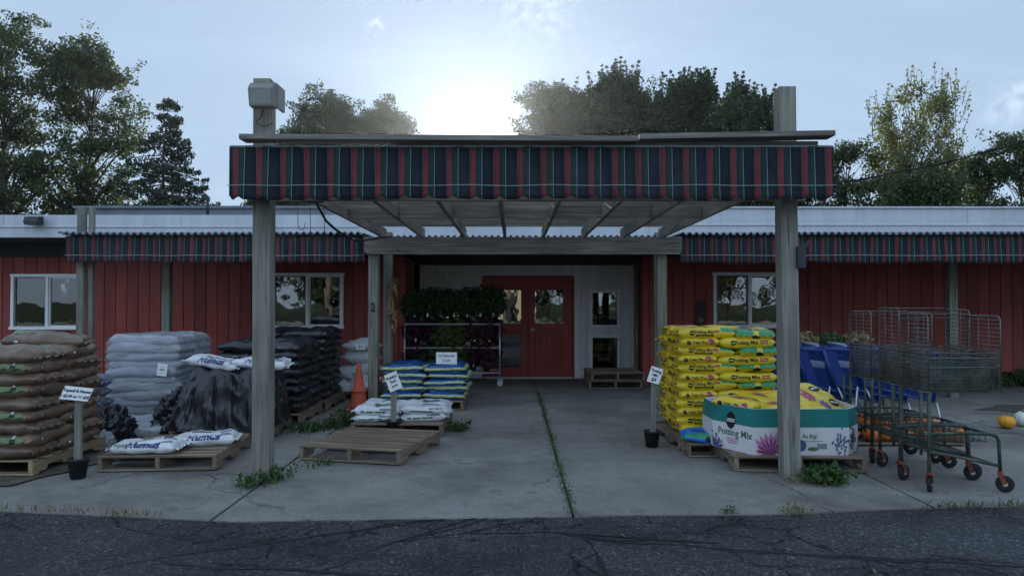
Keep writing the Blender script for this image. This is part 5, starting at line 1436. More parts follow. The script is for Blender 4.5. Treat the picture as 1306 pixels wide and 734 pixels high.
for k in range(CARTN):
    lab = ['front blue plastic cart at the right end of the nested row', 'second blue plastic cart from the right end of the nested row', 'third blue plastic cart from the right end of the nested row', 'fourth blue plastic cart from the right end of the nested row', 'fifth blue plastic cart from the right, mostly behind the front right post', 'rearmost blue plastic cart, behind the yellow bags in the carton'][k]
    loc = (3.86 - .305 * k, 8.55 + .018 * k, .004)
    if k == 0: bc.location = loc; bc['label'] = lab; bc.rotation_euler = (0, 0, R(-4))
    else: copy_tree(bc, lab, loc, R(-4))

# ------------------------------------------------------------------ green wire carts
def wire_cart(htop, seed):
    t = thing('wire_cart', '', 'cart', (0, 0, 0), 0, 'green wire nursery carts')
    rng = random.Random(seed); Wd = .40
    g = MB()
    for y in (0, Wd):                                        # uprights and bent lower tubes
        g.tube([(0, y, .15), (0, y, .45), (.005, y, .81)], .0155, 8); g.tube([(-.06, y + .01, .30), (-.055, y + .01, .81)], .0125, 8)
        g.tube([(-.04, y, .46), (.25, y, .475), (.50, y, .465), (.555, y, .45), (.575, y, .41), (.585, y, .16)], .014, 8)
        g.tube([(-.02, y, .33), (.30, y, .27), (.585, y, .205)], .012, 8)
    g.tube([(0, 0, .33), (0, Wd, .33)], .012, 8); g.tube([(.555, 0, .45), (.555, Wd, .45)], .012, 8); g.tube([(.585, 0, .205), (.585, Wd, .205)], .012, 8); g.tube([(0, 0, .46), (0, Wd, .46)], .012, 8)
    g.build('frame', M['green_metal'], t)
    g = MB()                                                 # low tray
    for k in range(10): x = .02 + .05 * k; g.tube([(x, .01, .462), (x + .01, .02, .40), (x + .01, Wd - .02, .40), (x, Wd - .01, .462)], .0035, 5)
    for k in range(7): y = .02 + (Wd - .04) * k / 6; g.tube([(.0, y, .40), (.50, y, .40)], .0035, 5)
    for k in range(11): y = .02 + (Wd - .04) * k / 10; g.tube([(.0, y, .32), (.55, y, .215)], .0045, 5)
    for k in range(12): x = .03 + .045 * k; g.tube([(x, 0, .325 - .19 * x), (x, Wd, .325 - .19 * x)], .004, 5)
    for k in range(5): y = .04 + .08 * k; g.tube([(.02, y, .402), (.05, y, .455), (.05, y + .04, .46)], .004, 5)
    g.build('lower_tray', M['green_metal'], t)
    def panel(x, z0, z1, name, top):
        p = MB(); r = .0045
        P = [(x, 0, z0), (x, 0, z1 - .03), (x, .015, z1 - .008), (x, .04, z1), (x, Wd - .04, z1), (x, Wd - .015, z1 - .008), (x, Wd, z1 - .03), (x, Wd, z0), (x, 0, z0)]
        p.tube(P, r * 1.3, 6); z = z0 + .03
        while z < z1 - .02: p.tube([(x + .003, 0, z), (x + .003, Wd, z + rng.uniform(-.004, .004))], .0036, 5); z += .0345
        for y in (Wd * .33, Wd * .66): p.tube([(x - .003, y, z0), (x - .003, y, z1)], .003, 5)
        z = z0 + .02
        while z < 1.13: p.tube([(x - .004, 0, z), (x - .004, Wd, z)], .0032, 5); z += .0172
        for k in range(1, 16): p.tube([(x + .005, Wd * k / 16, z0), (x + .005, Wd * k / 16, 1.13)], .0034, 5)
        o = p.build(name, M['chrome'], t)
    panel(0.0, .80, htop, 'side_panel', 0)
    panel(.60, .80, htop - .015, 'side_panel', 0)
    p = MB()
    for z, r in ((htop - .002, .005), (htop - .035, .0028), (1.10, .004)): p.tube([(0, Wd, z), (.60, Wd, z)], r, 6)
    z = .84
    while z < 1.10: p.tube([(0, Wd + .003, z), (.6, Wd + .003, z)], .003, 5); z += .035
    for k in range(1, 12): p.tube([(.05 * k, Wd, .80), (.05 * k, Wd, 1.10)], .003, 5)
    p.build('back_panel', M['chrome'], t)
    p = MB()                                                 # basket with curved nose
    nose = [(.50, .80), (.525, .815), (.54, .86), (.545, .98), (.545, 1.08)]
    for y in [Wd * k / 8 for k in range(9)]: p.tube([(0, y, .80), (.50, y, .80)] + [(a, y, b) for a, b in nose[1:]], .0042, 5)
    for k in range(27): x = .02 + .0187 * k; p.tube([(x, 0, 1.07), (x, .0, .82), (x, .02, .80), (x, Wd, .80)], .0040, 5)
    for z in [.82 + .0185 * k for k in range(13)]: p.tube([(0, 0, z), (.54, 0, z), (.545, .02, z), (.545, Wd, z)], .0040, 5)
    p.build('basket', M['green_metal'], t)
    p = MB()
    p.tube([(.0, -.004, 1.0), (.56, -.004, 1.0), (.565, .01, 1.0)], .006, 6); p.tube([(-.02, -.006, 1.075), (.57, -.006, 1.075)], .0055, 6)
    p.tube([(.02, -.002, 1.08), (.02, -.002, 1.115), (.54, -.002, 1.115), (.545, 0, 1.08)], .004, 6)
    p.tube([(.34, .1, 1.10), (.40, .06, 1.15)], .005, 6)
    p.tube([(-.08, .0, .81), (.0, -.01, .80)], .006, 6)
    p.build('rim', M['chrome'], t)
    for x, y, yaw in ((0, 0, .9), (0, Wd, .5), (.585, 0, -.55), (.585, Wd, -.4)):
        f = MB(); c = Vector((x + .03 * math.cos(yaw), y + .03 * math.sin(yaw), .068)); d = Vector((-math.sin(yaw), math.cos(yaw), 0))
        f.tube([(x, y, .135), (x, y, .165)], .02, 10)
        for s in (-1, 1): f.bar(Vector((x, y, .14)) + d * s * .024, c + d * s * .024, .035, .006, 0, d)
        f.bar(Vector((x, y, .14)) - d * .026, Vector((x, y, .14)) + d * .026, .035, .008)
        fo = f.build('caster', M['rust'], t)
        w = MB(); h = MB(); wheel(w, h, c, .066, .032, yaw); w.build('tyre', M['rubber'], fo); h.build('hub', M['hub'], fo)
    return t
for k, (x, y, h, rz, lab) in enumerate(((3.36, 5.98, 1.43, 2, 'nearest green wire cart with tall side panels, at the road edge'), (3.40, 6.50, 1.475, -3, 'middle green wire cart of the three, tallest one'), (3.42, 7.05, 1.44, 3, 'farthest green wire cart, beside the teal carton'))):
    t = wire_cart(h, k); t['label'] = lab; t.location = (x, y, .0); t.rotation_euler = (0, 0, R(rz))

# ------------------------------------------------------------------ pumpkins
def pumpkin_mesh(r, h, ribs, seed, m):
    mb = MB(); nu, nv = 40, 14; rows = []
    for j in range(nv + 1):
        ph = -math.pi / 2 + math.pi * j / nv; row = []
        for i in range(nu):
            a = 2 * math.pi * i / nu; q = 1 - .10 * (abs(math.cos(a * ribs / 2)) ** 3) * math.cos(ph)
            dip = .16 * math.exp(-((math.pi / 2 - abs(ph)) / .3) ** 2)
            row.append(len(mb.v)); mb.v.append(Vector((r * q * math.cos(a) * math.cos(ph) * (1 + .04 * noise.noise(Vector((a, seed, 0)))), r * q * math.sin(a) * math.cos(ph), h / 2 + (math.sin(ph) * (1 - dip)) * h / 2)))
        rows.append(row)
    for a, b in zip(rows, rows[1:]):
        for i in range(nu): j = (i + 1) % nu; mb.face((a[i], a[j], b[j], b[i]), 0, None, True)
    return mb.mesh('pumpkin', m)
def pumpkin(label, loc, r, h, m, group, rot=(0, 0, 0), seed=0, cat='pumpkin'):
    t = thing('pumpkin', label, cat, loc, 0, group); t.rotation_euler = rot
    o = obj_from(pumpkin_mesh(r, h, 10, seed, M[m]), 'body'); o.parent = t
    s = MB(); s.tube([(0, 0, h * .86), (.005, 0, h * .98), (.02, .01, h * 1.12)], [.018, .012, .011], 7); s.build('stem', M['stem'], t)
names = ['leftmost', 'second', 'third', 'fourth', 'fifth', 'sixth', 'rightmost']
i = 0
for k in range(7):
    x = 3.66 + .19 * k; y = 8.02 + random.uniform(-.04, .04) - .02 * (k % 2)
    pumpkin(f'orange pumpkin, {names[k]} of the lower row before the blue carts', (x, y, .035 + .0), .095, .15, 'pumpkin', 'orange pumpkins by the blue carts', (random.uniform(-.3, .3), random.uniform(-.3, .3), random.uniform(0, 3)), k)
for k in range(4):
    x = 3.80 + .25 * k + random.uniform(-.03, .03)
    pumpkin(f'orange pumpkin, {["left", "second", "third", "right"][k]} of the four piled on the lower row', (x, 8.08, .165 - .02 * (k > 2)), .10, .15, 'pumpkin', 'orange pumpkins by the blue carts', (random.uniform(-.4, .4), random.uniform(-.4, .4), random.uniform(0, 3)), k + 9)
t = thing('crate', 'low slatted crate under the orange pumpkins', 'crate', (4.22, 8.03, 0))
b = MB()
for k in range(3): b.box((0, -.1 + .1 * k, .022), (1.3, .085, .015))
b.box((-.6, 0, .008), (.06, .3, .012)); b.box((.6, 0, .008), (.06, .3, .012)); b.build('slats', M['pallet'], t)
pumpkin('yellow orange pumpkin alone on the concrete at the right', (PX(1281, 9.0), 9.0, 0), .098, .16, 'gourd', None, (0, .1, 0), 30)
pumpkin('pale white pumpkin at the right edge beside the yellow one', (PX(1303, 9.15), 9.15, 0), .105, .19, 'white_pumpkin', None, (0, -.1, 1), 31)

# ------------------------------------------------------------------ weeds
def weed(label, pts, n, h, m, name='weed_clump', group='weeds in the concrete', broad=.5, spread=.1, kind=None):
    b = MB()
    for _ in range(n):
        i = random.randrange(len(pts) - 1) if len(pts) > 1 else 0
        p = Vector(pts[i] + (0,)).lerp(Vector(pts[min(i + 1, len(pts) - 1)] + (0,)), random.random()) + Vector((random.gauss(0, spread), random.gauss(0, spread), 0))
        hh = h * random.uniform(.35, 1.1); a = random.uniform(0, 6.3); d = Vector((math.cos(a), math.sin(a), 0)); e = Vector((-d.y, d.x, 0)); w = hh * random.uniform(.05, .10)
        if random.random() < broad:
            c = p + d * hh * .4 + Vector((0, 0, hh * random.uniform(.2, .9)))
            leaves(b, [c + Vector((random.gauss(0, .025), random.gauss(0, .025), random.gauss(0, .02))) for _ in range(4)], hh * .42, 0, .3)
        else:
            q = len(b.v); tip = p + d * hh * random.uniform(.3, .9) + Vector((0, 0, hh)); mid_ = p.lerp(tip, .55) + Vector((0, 0, hh * .16))
            b.v += [p - e * w, p + e * w, mid_ + e * w * .8, mid_ - e * w * .8, tip]; b.face((q, q + 1, q + 2, q + 3), 0); b.face((q + 3, q + 2, q + 4), 0)
    for v_ in b.v: v_.z = max(v_.z, .003)
    o = b.build(name, m); 
    if kind: o['kind'] = kind
    else: tag(o, label, 'weed', group)
    return o
weed('green weed trailing at the foot of the front left post', [(-2.2, 6.1), (-2.12, 6.3), (-1.95, 6.5)], 150, .11, M['weed'], spread=.05)
weed('low weeds in the joint behind the front left post', [(-1.98, 6.65), (-1.8, 6.95), (-1.72, 7.05)], 70, .07, M['weed'], spread=.035)
weed('bushy green weed at the foot of the front right post', [(2.62, 6.30), (2.72, 6.36)], 300, .13, M['weed'], spread=.075, broad=.7)
weed('thin weeds left of the front right post', [(2.3, 6.4), (2.45, 6.3)], 80, .05, M['dry_grass'], spread=.05)
weed('grassy weeds in the concrete between the black stacks and the white bag pile', [(-2.55, 8.7), (-2.2, 8.95), (-2.05, 9.3), (-2.1, 9.9)], 420, .13, M['weed'], spread=.10, broad=.3)
weed('weed beside the right end of the white bag pile', [(-.68, 8.75), (-.62, 8.9)], 90, .12, M['weed'], spread=.05)
weed('dry grass tufts along the asphalt edge at the left', [(-4.5, 5.56), (-3.6, 5.46), (-2.9, 5.35), (-2.5, 5.29)], 220, .06, M['dry_grass'], 'grass_tuft', spread=.035, broad=.1)
weed('small green tuft at the asphalt edge, right of the middle', [(1.55, 5.38), (1.6, 5.4)], 40, .05, M['weed'], 'grass_tuft', spread=.025)
weed('mixed tuft and dead leaves at the asphalt edge below the right post', [(1.95, 5.38), (2.15, 5.4)], 90, .05, M['dry_grass'], 'grass_tuft', spread=.04)
weed('grass strip at the asphalt edge below the wire carts', [(3.1, 5.52), (3.6, 5.57), (4.1, 5.6), (4.6, 5.63)], 240, .05, M['weed'], 'grass_tuft', spread=.035, broad=.2)
weed('green weeds along the foot of the red wall at the right', [(8.4, 13.5), (9.2, 13.45), (10.5, 13.5)], 260, .28, M['weed'], spread=.12, broad=.6)
weed('', [(.435, 5.35), (.44, 8.66), (.44, 12.35)], 900, .045, M['weed'], 'joint_moss', spread=.012, broad=.5, kind='stuff')
weed('', [(-2.4, 8.66), (.44, 8.66), (3, 8.66)], 260, .03, M['weed'], 'joint_moss', spread=.008, broad=.5, kind='stuff')
weed('', [(3.15, 5.7), (3.15, 6.3), (3.3, 6.2)], 60, .03, M['dry_grass'], 'dead_leaves', spread=.06, broad=.9, kind='stuff')
def litter():
    b = MB(); P = [Vector((random.uniform(-5, 7), random.uniform(4.2, 10), .006)) for _ in range(190)]
    for p in P:
        if p.y < front_y(p.x): p.z = -.012
        a = random.uniform(0, 6.3); s = random.uniform(.008, .028); d = Vector((math.cos(a), math.sin(a), random.uniform(0, .5))); e = Vector((-d.y, d.x, random.uniform(-.2, .2)))
        i = len(b.v); b.v += [p - d * s * .0, p + d * s + e * s * .4, p + d * s * 2, p + d * s - e * s * .4]
        for q in b.v[i:]: q.z = max(q.z, p.z)
        b.face((i, i + 1, i + 2, i + 3))
    o = b.build('leaf_litter', M['dry_grass']); o['kind'] = 'stuff'
litter()
def grit():
    b = MB()
    for _ in range(320):
        x = random.uniform(-6, 6.5); y = front_y(x) - abs(random.gauss(0, .10)) - .005; r = random.uniform(.003, .010)
        i = len(b.v); z = -.014
        q = [Vector((random.uniform(-1, 1), random.uniform(-1, 1), random.uniform(.1, 1))) * r for _ in range(3)]
        b.v += [Vector((x - r, y - r, z)), Vector((x + r, y - r * .6, z)), Vector((x + r * .2, y + r, z)), Vector((x, y, z + r * 1.3)) + q[0] * .4]
        b.face((i, i + 1, i + 3)); b.face((i + 1, i + 2, i + 3)); b.face((i + 2, i, i + 3))
    o = b.build('grit', M['dirt']); o['kind'] = 'stuff'
grit()

# ------------------------------------------------------------------ trees
def tree(name, label, x, y, H, W, leafm, barkm='bark', kind='oval', dens=1.0, leaf=.15, base=.2, seed=0, thr=-.3, group='trees beyond the store', tr=.16, nl=62, fine=1.0):
    """trunk, limbs ending in the crown's envelope, twigs on every limb, leaves gathered round the twigs"""
    rng = random.Random(seed * 13 + 5); t = thing(name, label, 'tree', (x, y, -.06), 0, group)
    S = Vector((seed * 5.3, seed * 2.1, seed * 9.7))
    def axis(z): q = z / H; return Vector((.35 * noise.noise(Vector((q * 2.2, seed, 0))) * q * 2, .3 * noise.noise(Vector((q * 2.2, 5, seed))) * q * 2, z))
    tb = MB(); lb = MB(); top = H * (.97 if kind == 'cone' else .8)
    tb.tube([axis(top * k / 14) for k in range(15)], [max(.015, tr * (1.25 if k == 0 else 1) * (1 - k / 14.6)) for k in range(15)], 9)
    def ball(c, r, n, flat=.8):
        P = []
        while len(P) < n:
            q = Vector((rng.uniform(-1, 1), rng.uniform(-1, 1), rng.uniform(-1, 1)))
            if q.length < 1: P.append(c + Vector((q.x * r, q.y * r, q.z * r * flat)))
        leaves(lb, P, leaf, 0, -.3)
    if kind == 'cone':
        nlev = 30
        for lv in range(nlev):
            q = lv / nlev; z = H * (base + (1 - base) * q); R0 = W / 2 * (1 - q) ** .9 + .12
            for k in range(int(11 - 5 * q)):
                a = rng.uniform(0, 2 * math.pi); r = R0 * rng.uniform(.6, 1.12); d = Vector((math.cos(a), math.sin(a), 0)); o = axis(z) + Vector((0, 0, rng.uniform(-.15, .15)))
                P = [o, o + d * r * .5 + Vector((0, 0, -.06 * r)), o + d * r * .85 + Vector((0, 0, -.16 * r)), o + d * r + Vector((0, 0, -.10 * r))]
                tb.tube(P, [.03, .02, .012, .006], 4)
                for _ in range(int((10 + 34 * r) * dens)):
                    u = rng.uniform(.12, 1.03); i = min(2, int(u * 3)); p = P[i].lerp(P[i + 1], min(1, u * 3 - i)); s = (.10 + .22 * r * max(0, 1 - u) ** .6)
                    e = Vector((-d.y, d.x, 0)); leaves(lb, [p + e * rng.gauss(0, s) * .8 + Vector((0, 0, -abs(rng.gauss(0, .10))))], leaf * 1.5, 0, -.8, 3.4)
    else:
        def prof(q):
            if kind == 'vase': return (.42 + .62 * math.sin(min(1, q * 1.1) * math.pi * .62)) * (1 if q < .8 else max(.25, 1 - (q - .8) / .3))
            return max(.12, math.sin(math.pi * (q * .86 + .10)) ** .6)
        ends = []; tries = 0
        while len(ends) < nl and tries < nl * 40:
            tries += 1
            q = rng.random() ** .85; z = H * (base + (1 - base) * q); a = rng.uniform(0, 2 * math.pi)
            lob = 1 + .34 * noise.noise(Vector((math.cos(a) * 1.3, math.sin(a) * 1.3, q * 3)) + S)
            rr = W / 2 * prof(q) * lob * rng.uniform(.12, 1) ** .5
            c = axis(z); c = Vector((c.x + rr * math.cos(a), c.y + rr * math.sin(a), z))
            if noise.noise(c * (3.4 / W) + S) < thr or z > H * .99: continue
            if any((c - e).length < W * .03 for e in ends): continue
            ends.append(c)
        for c in ends:
            rad = math.hypot(c.x, c.y); hz = min(top * .96, max(H * base * .6, c.z - rad * (.85 if kind != 'vase' else 1.5) - .5)); a = axis(hz); r0 = max(.022, tr * .45 * (1 - hz / H))
            m_ = a.lerp(c, .5) + Vector((rng.gauss(0, .2), rng.gauss(0, .2), .10 * (c - a).length))
            tb.tube([a, a.lerp(m_, .5) + Vector((0, 0, .06)), m_, m_.lerp(c, .5) + Vector((rng.gauss(0, .08), rng.gauss(0, .08), .04)), c], [r0, r0 * .75, r0 * .52, r0 * .3, .010], 6)
            sub = W * .085 * rng.uniform(.7, 1.3)
            for k in range(6):
                if kind == 'vase': dv = Vector((rng.gauss(0, .45), rng.gauss(0, .45), abs(rng.gauss(.75, .35))))
                else: dv = Vector((rng.gauss(0, .8), rng.gauss(0, .8), rng.gauss(.15, .5)))
                st = m_.lerp(c, rng.uniform(.35, 1)); e = st + dv * sub
                tb.tube([st, st.lerp(e, .5) + Vector((rng.gauss(0, .05), rng.gauss(0, .05), .05)), e], [r0 * .28, r0 * .18, .006], 4)
                for j in range(3):
                    p = st.lerp(e, .35 + .37 * j); ball(p, (.24 + .034 * W) * rng.uniform(.6, 1.35) * (1 if j < 2 else .75) * fine, int(rng.uniform(11, 25) * dens))
        if kind == 'vase':
            for c in [e for e in ends if e.z > H * .62]:
                for k in range(3):
                    st = c + Vector((rng.gauss(0, .3), rng.gauss(0, .3), rng.uniform(-.3, .2))); L_ = H * rng.uniform(.05, .11); e = st + Vector((rng.gauss(0, .22), rng.gauss(0, .22), 1)) * L_
                    tb.tube([st, st.lerp(e, .5), e], [.02, .012, .004], 4)
                    for j in range(6): ball(st.lerp(e, j / 5.5), .20 * (1 - j / 8), int(7 * dens))
    tb.build('trunk', M[barkm], t); lb.build('crown', M[leafm], t)
    return t
def at(px, py, pw, D): return PX(px, D), D, PZ(py, D), pw * D / F
def T(name, label, px, py, pw, D, lm, **kw):
    x, y, H, W = at(px, py, pw, D); return tree(name, label, x, y, H, W, lm, **kw)
T('broadleaf_tree', 'tall loose broadleaf tree at the left edge of the view', 4, 10, 165, 34, 'leaf_b', seed=1, nl=99, base=.2, thr=-.12, tr=.26, dens=1.0)
T('broadleaf_tree', 'tall broadleaf tree with low spreading limbs, second from the left', 108, 54, 165, 36, 'leaf_b', seed=2, nl=118, base=.16, thr=-.12, tr=.24, dens=1.0)
T('spruce', 'pointed dark spruce beside the tall left trees', 212, 114, 235, 33, 'needle', seed=3, kind='cone', base=.10, tr=.16, dens=1.25)
T('broadleaf_tree', 'dark pointed tree behind the canopy left post', 416, 114, 150, 40, 'leaf_a', seed=4, nl=171, base=.10, dens=1.5)
T('broadleaf_tree', 'lower rounded dark tree left of the bright sun', 486, 124, 130, 41, 'leaf_a', seed=5, nl=152, base=.08, dens=1.5)
T('broadleaf_tree', 'small loose tree low behind the left post lamp', 352, 175, 80, 43, 'leaf_a', seed=6, nl=95, base=.1, dens=1.2)
T('broadleaf_tree', 'rounded dark tree right of the bright sun', 712, 108, 150, 39, 'leaf_a', seed=7, nl=171, base=.10, dens=1.5)
T('ash_tree', 'feathery topped tree, left of the two tall ones above the canopy', 782, 108, 175, 38, 'leaf_a', seed=8, kind='vase', nl=199, base=.10, dens=1.4)
T('ash_tree', 'feathery topped tree, right of the two tall ones above the canopy', 880, 106, 165, 37, 'leaf_a', seed=9, kind='vase', nl=180, base=.10, dens=1.3)
T('ash_tree', 'shorter feathery tree behind the front right post', 952, 116, 125, 39, 'leaf_a', seed=10, kind='vase', nl=133, base=.10, dens=1.3)
T('young_tree', 'thin tree with open branches just right of the awning end', 1082, 178, 105, 33, 'leaf_b', seed=11, nl=50, base=.25, tr=.10, dens=0.55)
T('poplar', 'tall sparse yellowing poplar at the right with pale limbs', 1168, 110, 125, 32, 'leaf_y', barkm='bark_pale', kind='vase', seed=12, nl=80, base=.36, tr=.15, dens=.42, leaf=.13, fine=.9)
T('broadleaf_tree', 'bushy dark green tree below the yellowing poplar', 1172, 203, 165, 30, 'leaf_b', seed=13, nl=108, base=.10, tr=.12, dens=0.75)
T('broadleaf_tree', 'loose green tree left of the rightmost tree', 1240, 190, 115, 34, 'leaf_b', seed=14, nl=75, base=.12, tr=.12, dens=0.65, thr=-.15)
T('broadleaf_tree', 'rightmost loose tree with dark crooked limbs', 1300, 165, 130, 33, 'leaf_b', seed=15, nl=81, base=.2, thr=-.12, tr=.14, dens=0.6)
T('broadleaf_tree', 'low dark tree under the awning end at the right', 1028, 212, 110, 36, 'leaf_b', seed=16, nl=81, base=.06, dens=1.2)

# ------------------------------------------------------------------ what stands across the road and shows in the panes
sheet('road', [(-60, -30), (60, -26), (60, -17), (-60, -20)], -.02, M['road'])
t = thing('house', 'low cream building across the road, seen only mirrored in the panes', 'building', (-2.5, -38, 0))
b = MB(); b.box((0, 0, 1.5), (9, 6, 3)); b.build('wall', M['cream'], t)
b = MB(); b.prism([(-5, 3), (5, 3), (0, 4.6)], -3.4, 3.4, 0, Matrix.Rotation(math.pi / 2, 4, 'X')); b.build('roof', M['roofing'], t)
b = MB(); b.box((-1, 3.02, 1.3), (1.6, .08, 1.1)); b.box((2.4, 3.02, 1.05), (1, .08, 2.1)); b.build('window', M['frieze'], t)
t = thing('utility_pole', 'utility pole across the road, mirrored in the middle window', 'pole', (-9.9, -12.5, 0))
b = MB(); b.tube([(0, 0, 0), (0, 0, 10)], [.16, .11], 10); b.build('shaft', M['bark_pale'], t); b = MB(); b.box((0, 0, 9.2), (2.2, .1, .12)); b.build('crossarm', M['bark_pale'], t)
t = thing('utility_pole', 'second utility pole across the road, mirrored in the door glass', 'pole', (-.3, -24, 0))
b = MB(); b.tube([(0, 0, 0), (0, 0, 9)], [.15, .10], 10); b.build('shaft', M['bark_pale'], t); b = MB(); b.box((0, 0, 8.3), (2, .1, .12)); b.build('crossarm', M['bark_pale'], t)
k = 0
for x, lm in ((-27, 'leaf_b'), (-18, 'leaf_a'), (-9, 'leaf_b'), (3.5, 'leaf_b'), (12, 'leaf_a'), (21, 'leaf_b'), (30, 'leaf_a')):
    k += 1
    tree('broadleaf_tree', ['first', 'second', 'third', 'fourth', 'fifth', 'sixth', 'seventh'][k - 1] + ' tree of the row across the road, mirrored in the panes', x, -44 + 2 * (k % 2), 14 + k % 3, 12.5, lm, seed=30 + k, nl=50, leaf=.45, base=.06, dens=.5, group='trees across the road', fine=1.3)

# ------------------------------------------------------------------ sky, sun, camera
SUN_EL, SUN_AZ = R(12.35), R(-2.75)                          # azimuth from +Y towards +X
sdir = Vector((math.sin(SUN_AZ) * math.cos(SUN_EL), math.cos(SUN_AZ) * math.cos(SUN_EL), math.sin(SUN_EL)))
w = bpy.data.worlds.new('World'); sc.world = w; w.use_nodes = True
nt = w.node_tree; nt.nodes.clear(); L = nt.links.new
out = nt.nodes.new('ShaderNodeOutputWorld'); bg = nt.nodes.new('ShaderNodeBackground')
sky = nt.nodes.new('ShaderNodeTexSky'); sky.sky_type = 'NISHITA'; sky.sun_disc = False
sky.sun_elevation = SUN_EL; sky.sun_rotation = SUN_AZ; sky.altitude = 200; sky.air_density = 1.0; sky.dust_density = .25; sky.ozone_density = 1.6
tc = nt.nodes.new('ShaderNodeTexCoord')
sep = nt.nodes.new('ShaderNodeSeparateXYZ'); L(tc.outputs['Generated'], sep.inputs[0])
zz = N(nt, 'ShaderNodeMath', operation='MAXIMUM'); L(sep.outputs[2], zz.inputs[0]); zz.inputs[1].default_value = .03
za = N(nt, 'ShaderNodeMath', operation='ADD'); L(zz.outputs[0], za.inputs[0]); za.inputs[1].default_value = .12
dv = N(nt, 'ShaderNodeVectorMath', operation='DIVIDE'); L(tc.outputs['Generated'], dv.inputs[0])
cb = N(nt, 'ShaderNodeCombineXYZ'); [L(za.outputs[0], cb.inputs[i]) for i in range(3)]; L(cb.outputs[0], dv.inputs[1])
mp = N(nt, 'ShaderNodeMapping'); mp.inputs['Scale'].default_value = (.55, 1.0, 0); mp.inputs['Rotation'].default_value = (0, 0, .5); L(dv.outputs[0], mp.inputs[0])
n1 = N(nt, 'ShaderNodeTexNoise'); n1.inputs['Scale'].default_value = 1.15; n1.inputs['Detail'].default_value = 8; n1.inputs['Roughness'].default_value = .58; n1.inputs['Distortion'].default_value = .25; L(mp.outputs[0], n1.inputs['Vector'])
r1 = N(nt, 'ShaderNodeMapRange'); r1.inputs[1].default_value = .46; r1.inputs[2].default_value = .80; r1.inputs[4].default_value = .5; L(n1.outputs['Fac'], r1.inputs[0])
bw = N(nt, 'ShaderNodeRGBToBW'); L(sky.outputs[0], bw.inputs[0])
cl = N(nt, 'ShaderNodeVectorMath', operation='MULTIPLY'); cbw = N(nt, 'ShaderNodeCombineXYZ'); [L(bw.outputs[0], cbw.inputs[i]) for i in range(3)]; L(cbw.outputs[0], cl.inputs[0]); cl.inputs[1].default_value = (1.20, 1.38, 1.72); cs = N(nt, 'ShaderNodeVectorMath', operation='SCALE'); L(cl.outputs[0], cs.inputs[0])
mx = N(nt, 'ShaderNodeMix', data_type='RGBA'); up = N(nt, 'ShaderNodeVectorMath', operation='DOT_PRODUCT'); L(tc.outputs['Generated'], up.inputs[0]); up.inputs[1].default_value = (0, -.34, .94)
rb = N(nt, 'ShaderNodeMapRange'); rb.inputs[1].default_value = .50; rb.inputs[2].default_value = .85; rb.inputs[3].default_value = 0; rb.inputs[4].default_value = .75; L(up.outputs['Value'], rb.inputs[0])
rm = N(nt, 'ShaderNodeMath', operation='MAXIMUM'); L(r1.outputs[0], rm.inputs[0]); L(rb.outputs[0], rm.inputs[1]); L(rm.outputs[0], mx.inputs[0])
rc = N(nt, 'ShaderNodeMapRange'); rc.inputs[1].default_value = .50; rc.inputs[2].default_value = .85; rc.inputs[3].default_value = 1; rc.inputs[4].default_value = 1; L(up.outputs['Value'], rc.inputs[0]); L(sky.outputs[0], mx.inputs[6]); L(rc.outputs[0], cs.inputs['Scale']); L(cs.outputs[0], mx.inputs[7])
dt = N(nt, 'ShaderNodeVectorMath', operation='DOT_PRODUCT'); L(tc.outputs['Generated'], dt.inputs[0]); dt.inputs[1].default_value = sdir
mm = N(nt, 'ShaderNodeMath', operation='MAXIMUM'); L(dt.outputs['Value'], mm.inputs[0]); mm.inputs[1].default_value = 0
def lobe(p, a):
    q = N(nt, 'ShaderNodeMath', operation='POWER'); L(mm.outputs[0], q.inputs[0]); q.inputs[1].default_value = p
    s = N(nt, 'ShaderNodeMath', operation='MULTIPLY'); L(q.outputs[0], s.inputs[0]); s.inputs[1].default_value = a; return s.outputs[0]
g1, g2 = lobe(1500, GLOW1), lobe(70, GLOW2)
ga = N(nt, 'ShaderNodeMath', operation='ADD'); L(g1, ga.inputs[0]); L(g2, ga.inputs[1])
n2 = N(nt, 'ShaderNodeTexNoise'); n2.inputs['Scale'].default_value = 75; n2.inputs['Detail'].default_value = 6; L(tc.outputs['Generated'], n2.inputs['Vector'])
nr = N(nt, 'ShaderNodeMapRange'); nr.inputs[1].default_value = .40; nr.inputs[2].default_value = .66; L(n2.outputs['Fac'], nr.inputs[0])
tot = ga.outputs[0]
for (az, el, pw, am) in ((-10.5, 20.35, 60000, 3.2), (-10.2, 20.5, 50000, 3.2), (-10.8, 19.9, 14000, 1.2), (1.0, 21.7, 2400, 1.6), (3.4, 21.2, 3400, 1.4), (33.8, 12.4, 5000, 1.8), (34.8, 13.2, 9000, 1.4), (7.5, 17.6, 900, .4)):
    cd = Vector((math.sin(R(az)) * math.cos(R(el)), math.cos(R(az)) * math.cos(R(el)), math.sin(R(el))))
    d2 = N(nt, 'ShaderNodeVectorMath', operation='DOT_PRODUCT'); L(tc.outputs['Generated'], d2.inputs[0]); d2.inputs[1].default_value = cd
    m2 = N(nt, 'ShaderNodeMath', operation='MAXIMUM'); L(d2.outputs['Value'], m2.inputs[0]); m2.inputs[1].default_value = 0
    q2 = N(nt, 'ShaderNodeMath', operation='POWER'); L(m2.outputs[0], q2.inputs[0]); q2.inputs[1].default_value = pw
    a2 = N(nt, 'ShaderNodeMath', operation='MULTIPLY'); L(q2.outputs[0], a2.inputs[0]); L(nr.outputs[0], a2.inputs[1])
    b2 = N(nt, 'ShaderNodeMath', operation='MULTIPLY_ADD'); L(a2.outputs[0], b2.inputs[0]); b2.inputs[1].default_value = am; L(tot, b2.inputs[2]); tot = b2.outputs[0]
